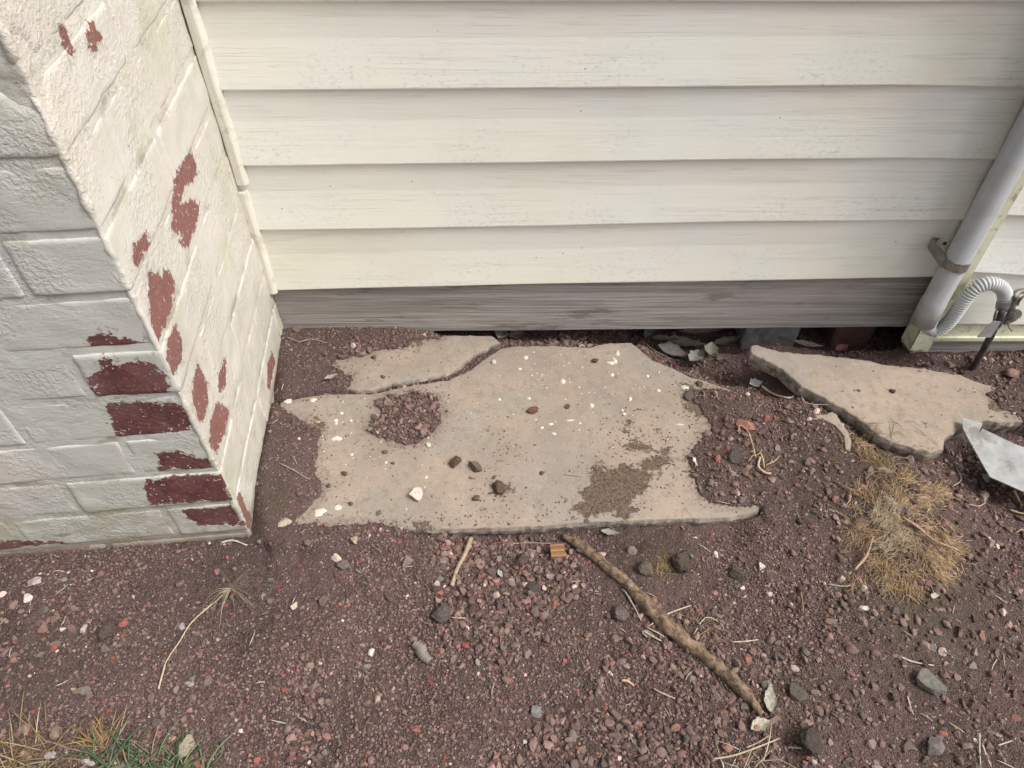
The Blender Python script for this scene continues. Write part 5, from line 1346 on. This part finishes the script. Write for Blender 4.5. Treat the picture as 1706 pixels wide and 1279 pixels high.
leaf(553, 630, .030, .006, 30, (.24, .23, .21), 'grey green leaf on the soil by the crack left end', .3, .4, .004)
stick([(1268, 645), (1285, 657), (1305, 664), (1318, 664), (1322, 660)], [.003, .0024, .0018, .001], (.45, .37, .30), 'leaf_stalk', 'long curved pale stalk of the leaf beside the raised slab', 'stalk', .004, 6, 0, 20)
for i, (u, v, L, w, a, colr, lab) in enumerate([
    (1140, 578, .075, .012, -12, (.18, .155, .13), 'long grey brown leaf under the wall, rearmost of the litter'), (1120, 592, .055, .015, -30, (.15, .13, .12), 'broad dull grey leaf in the litter behind the slab'),
    (1160, 600, .040, .013, 40, (.19, .17, .15), 'cupped grey leaf in the litter next to the twig'), (1183, 588, .035, .012, 75, (.17, .16, .12), 'upright olive grey leaf in the litter under the wall'),
    (1100, 570, .06, .008, -8, (.16, .13, .10), 'narrow brown leaf tucked under the base board'), (1165, 560, .08, .009, 3, (.20, .16, .125), 'long tan leaf lying level below the base board'),
    (838, 562, .030, .013, 60, (.17, .145, .13), 'grey leaf tucked under the base board above the crack end'), (862, 564, .028, .012, 20, (.13, .095, .085), 'brown leaf tucked under the base board right of the grey leaf'),
    (1210, 575, .06, .010, 20, (.17, .14, .11), 'brown strappy leaf in the litter nearest the grey footing block'), (1085, 560, .045, .012, 50, (.16, .145, .135), 'grey leaf in the litter at the left end under the board'),
    (1345, 578, .05, .007, -15, (.15, .12, .10), 'thin brown leaf in the gap behind the raised slab tip'),
    (1400, 586, .03, .008, 30, (.15, .06, .055), 'dark red leaf in the gap behind the raised slab')]):
    leaf(u, v, L * 1.35, w * 1.3, a, tuple(q * 1.05 for q in colr), lab, .5, .4, .010)

# ------------------------------------------------------------------ fibres, weeds, grass
def ribbons(paths, w0, colf, sides=3):
    parts, cols = [], []
    for i, (pt, w) in enumerate(zip(paths, w0)):
        k = len(pt); v, f = tube(pt, w * np.linspace(1, .35, k), sides, cap=False)
        parts.append((v, f)); cols.append(np.tile(colf(i), (len(v), 1)))
    V, Fc = join(parts); return V, Fc, np.vstack(cols)
def tuft_paths(c, n, L, spread, r_, base_r, curve, z0=0.004, ang=None, flatz=0.35):
    out = []
    for _ in range(n):
        a = (ang if ang is not None else r_.uniform(0, 6.28)) + r_.normal() * spread
        l = L * r_.uniform(.5, 1.2); k = 6; b = c[:2] + r_.normal(size=2) * base_r
        cv = r_.normal() * curve; t = np.linspace(0, 1, k)
        aa = a + cv * t
        x = b[0] + np.cumsum(np.cos(aa)) * l / k; y = b[1] + np.cumsum(np.sin(aa)) * l / k
        hz = surf(np.append(x, b[0]), np.append(y, b[1]))
        z = hz[:-1] + z0 * r_.uniform(.3, 1.6) + flatz * l * np.sin(np.pi * t * r_.uniform(.6, 1)) * r_.uniform(.2, 1)
        out.append(np.column_stack([x, y, z]))
    return out
rr_ = np.random.RandomState(31)
FC = [(.42, .275, .145), (.33, .225, .12), (.48, .35, .21), (.20, .13, .075), (.34, .215, .135), (.30, .24, .15), (.39, .27, .175)]
paths = []
cent = [(1440, 760), (1460, 770), (1480, 790), (1500, 800), (1530, 815), (1560, 822), (1450, 830), (1470, 850), (1500, 850), (1530, 840), (1420, 885), (1445, 880), (1500, 890), (1530, 880), (1550, 900), (1570, 890), (1460, 930),
        (1480, 940), (1510, 950), (1540, 920), (1560, 930), (1430, 960), (1480, 965), (1505, 970), (1525, 965), (1555, 945), (1430, 740), (1465, 900), (1580, 910), (1490, 830)]
for u, v in cent:
    p = S(u, v)
    a = rr_.uniform(0, 6.28)
    pc = S(1495, 865); a = math.atan2(p[1] - pc[1], p[0] - pc[0]) + rr_.normal() * .5; paths += tuft_paths(p, 76, .032, .36, rr_, .008, .9, .003, a, .06)
for u, v in [(1475, 845), (1470, 880), (1465, 915), (1478, 865), (1482, 900), (1500, 910), (1455, 865)]:          # greyish combed hairs in the middle
    p = S(u, v); paths += tuft_paths(p, 70, .024, .3, rr_, .008, 1.6, .005, math.radians(rr_.uniform(10, 40)), .22)
NB = len(cent) * 76
for _ in range(260):
    p = S(rr_.normal(1500, 46), rr_.normal(870, 58)); paths += tuft_paths(p, 2, .04, .5, rr_, .003, 1.8, .003, None, .05)
wv = rr_.uniform(.0004, .0008, len(paths))
V, Fc, c = ribbons(paths, wv, lambda i: np.array((.38, .30, .20) if NB <= i < NB + 490 else FC[(i // 31 + (i % 3 == 0)) % 7]) * rr_.uniform(.6, 1.15))
tag(obj('fibre_mat', V, Fc, M['straw'], None, True, {'col': c}), 'matted patch of dry golden brown root fibres on the soil at the right', 'fibre mat')
# thick runners lying in the mat
for px, lab in [([(1500, 868), (1525, 885), (1550, 905), (1590, 922)], 'pinkish brown root crossing the right part of the fibre mat'), ([(1420, 955), (1440, 930), (1450, 900)], 'tan root on the lower left of the fibre mat')]:
    stick(px, [.0018, .0024, .0016, .0012], (.34, .22, .15), 'root', lab, 'root', .012, 6, .2, 24)

# dead weed with runner
p = S(388, 985); weed = empty('dead_weed', p, 'dead weed tuft with one long dry stalk running down the left gravel', 'weed')
sp = []
for a_, l in [(200, .085), (215, .07), (225, .06), (240, .05), (255, .05), (268, .055), (285, .05), (300, .06), (318, .055), (330, .07), (345, .06), (262, .08), (250, .035), (310, .04), (190, .05), (232, .085), (322, .085)]:
    t = np.linspace(0, 1, 7); a = math.radians(a_ + 0) ; x = p[0] + np.cos(a + .3 * t * rr_.normal()) * l * t * 0.8; y = p[1] + np.sin(a) * l * t * .8
    z = surf(x, y) + .003 + .012 * np.sin(np.pi * np.minimum(1, t + .15)); sp.append(np.column_stack([x, y, z]))
fine_ = []
for _ in range(60):
    a = rr_.uniform(0, 3.6) - .3; l = rr_.uniform(.02, .05); t = np.linspace(0, 1, 6); x = p[0] + np.cos(a + t * rr_.normal() * .8) * l * t; y = p[1] + np.sin(a + t * rr_.normal() * .5) * l * t
    fine_.append(np.column_stack([x, y, surf(x, y) + .003 + .008 * np.sin(np.pi * t)]))
V, Fc, c = ribbons(sp, rr_.uniform(.0005, .0010, len(sp)), lambda i: np.array([(.24, .19, .13), (.17, .13, .09), (.31, .26, .19)][i % 3]), 5)
obj('stems', V, Fc, M['straw'], weed, True, {'col': c})
V, Fc, c = ribbons(fine_, np.full(60, .00055), lambda i: np.array((.15, .11, .09)) * rr_.uniform(.7, 1.4), 3)
obj('fine_roots', V, Fc, M['straw'], weed, True, {'col': c})
pts = path_on([(385, 985), (362, 1003), (322, 1038), (300, 1072), (280, 1102), (274, 1120), (266, 1150)], .005, 40)
V, Fc = tube(pts, np.linspace(.0012, .0009, 40) + .0005 * (np.arange(40) > 28), 6)
obj('stalk', V, Fc, M['straw'], weed, True, {'col': np.tile([[.42, .35, .24]], (len(V), 1))})

def grass(u, v, n, L, label, cols, seed, wid=.0011, lean=0.5, spread=0.02, name='grass_tuft', up=0.9, elong=(1, 1), dirs=None):
    r_ = np.random.RandomState(seed); b = S(u, v); P_ = []
    for _ in range(n):
        a = r_.uniform(0, 6.28) if dirs is None else math.radians(r_.uniform(*dirs))
        l = L * r_.uniform(.4, 1.15); t = np.linspace(0, 1, 8)
        bx = b[0] + r_.normal() * spread * elong[0]; by = b[1] + r_.normal() * spread * elong[1]
        th = up * r_.uniform(.5, 1.2); rr2 = l * (t * math.cos(th) + lean * t ** 2 * .3)
        x = bx + np.cos(a + .3 * r_.normal() * t) * rr2; y = by + np.sin(a) * rr2
        z = float(surf(bx, by)[0]) - .002 + l * (math.sin(th) * t - lean * t ** 2.2 * .8)
        z = np.maximum(z, surf(x, y) + .001); P_.append(np.column_stack([x, y, z]))
    parts, cc = [], []
    for i, pt in enumerate(P_):
        k = len(pt); w = wid * r_.uniform(.6, 1.2) * np.array([.8, 1, 1, .95, .85, .7, .45, .08])
        v_, f_ = tube(pt, w, 4, flat=.25, cap=False); parts.append((v_, f_)); cc.append(np.tile(np.array(cols[r_.randint(len(cols))]) * r_.uniform(.7, 1.25), (len(v_), 1)))
    V, Fc = join(parts)
    return tag(obj(name, V, Fc, M['straw'], None, True, {'col': np.clip(np.vstack(cc), 0, 1)}), label, 'grass')
GR = [(.05, .10, .05), (.075, .14, .065), (.04, .075, .045), (.10, .16, .08), (.16, .17, .09)]
DG = [(.25, .165, .08), (.20, .135, .07), (.30, .22, .13), (.15, .10, .055), (.33, .27, .19)]
grass(225, 1288, 120, .065, 'green grass tuft at the bottom left edge', GR, 5, .0014, .55, .026, up=.8, elong=(1.5, .5))
grass(290, 1292, 60, .05, 'lower green grass tuft to the right of the larger one at the bottom', GR, 6, .0013, .6, .02, up=.7, elong=(1.5, .5))
grass(165, 1240, 34, .045, 'dry orange tan grass tuft beside the green grass', [(.30, .18, .075), (.30, .22, .13), (.24, .15, .075)], 7, .0013, .3, .007, up=.5, dirs=(60, 200))
grass(22, 1278, 110, .075, 'dry tan grass clump in the bottom left corner', DG, 8, .0011, .45, .028, up=.8, elong=(1, .7))
grass(205, 1270, 40, .06, 'thin dry blades mixed behind the green grass', DG, 9, .0008, .3, .03, up=.9, elong=(1.6, .5))
grass(1240, 1285, 30, .055, 'sparse dry grass stems at the bottom edge right of centre', [(.40, .35, .27), (.33, .27, .18)], 10, .0008, .3, .02, up=.45, elong=(1.4, .5))
stick([(1185, 1268), (1220, 1262), (1260, 1248), (1295, 1234)], [.0014, .0013, .0010], (.36, .29, .20), 'twig', 'thin tan twig across the bottom edge right of centre', 'twig', .01, 6, 0, 20)
stick([(1240, 1250), (1262, 1240), (1277, 1230)], [.0011, .0008], (.30, .24, .18), 'twig', 'short tan side twig above the thin tan twig at the bottom', 'twig', .012, 5, 0, 12)
grass(1185, 1050 - 5, 26, .03, 'small dry grass wisp right of the branch middle', DG, 12, .0007, .3, .008, up=.6)
grass(1445, 745, 90, .035, 'low mossy golden fibres at the upper left of the fibre mat', [(.30, .20, .10), (.22, .17, .08), (.16, .15, .08)], 13, .0005, .5, .022, name='moss_patch', up=.4, elong=(1.3, .8))
grass(1107, 942, 70, .022, 'small rusty moss tuft right of the branch top', [(.22, .15, .07), (.15, .12, .06), (.28, .19, .10)], 14, .0005, .5, .009, name='moss_patch', up=.5)
# pale roots
def rootlet(px, rad, label, colr=(.42, .32, .20)):
    stick(px, rad, colr, 'root', label, 'root', .006, 5, .1, 24)
rootlet([(1265, 765), (1262, 780), (1272, 790), (1283, 792)], [.002, .0024, .002], 'hooked pale root right of the slab, thickest of the root tangle')
rootlet([(1228, 722), (1232, 712), (1245, 722), (1252, 742), (1258, 765)], [.0008, .001, .001], 'thin wavy root above the hooked pale root')
rootlet([(1266, 758), (1270, 770), (1272, 782)], [.0012, .0014, .001], 'straight short root inside the root tangle')
rootlet([(1245, 772), (1252, 763), (1262, 760), (1268, 752)], [.0007, .0009, .0008], 'thin arching root left in the root tangle', (.38, .24, .13))
rootlet([(1275, 778), (1290, 770), (1298, 762)], [.0007, .0009, .0006], 'fine forked root right in the root tangle')
rootlet([(1686, 820), (1695, 838), (1700, 845)], [.0026, .0024, .002], 'stubby tan root below the metal blade', (.36, .28, .18))
rootlet([(1680, 852), (1700, 858), (1715, 856)], [.0018, .0016, .0014], 'level yellow root at the right edge below the blade', (.40, .31, .17))
rootlet([(1612, 843), (1628, 846), (1640, 840)], [.0009, .0009, .0007], 'fine pale root left below the metal blade')
rootlet([(1690, 690 + 200), (1700, 885), (1712, 890)], [.0009, .0009, .0007], 'fine straw root at the right edge beside the gravel')
rootlet([(480, 565), (500, 572), (520, 568), (545, 574)], [.0008, .0008, .0006], 'thin root in the soil between pillar and base board', (.33, .29, .24))
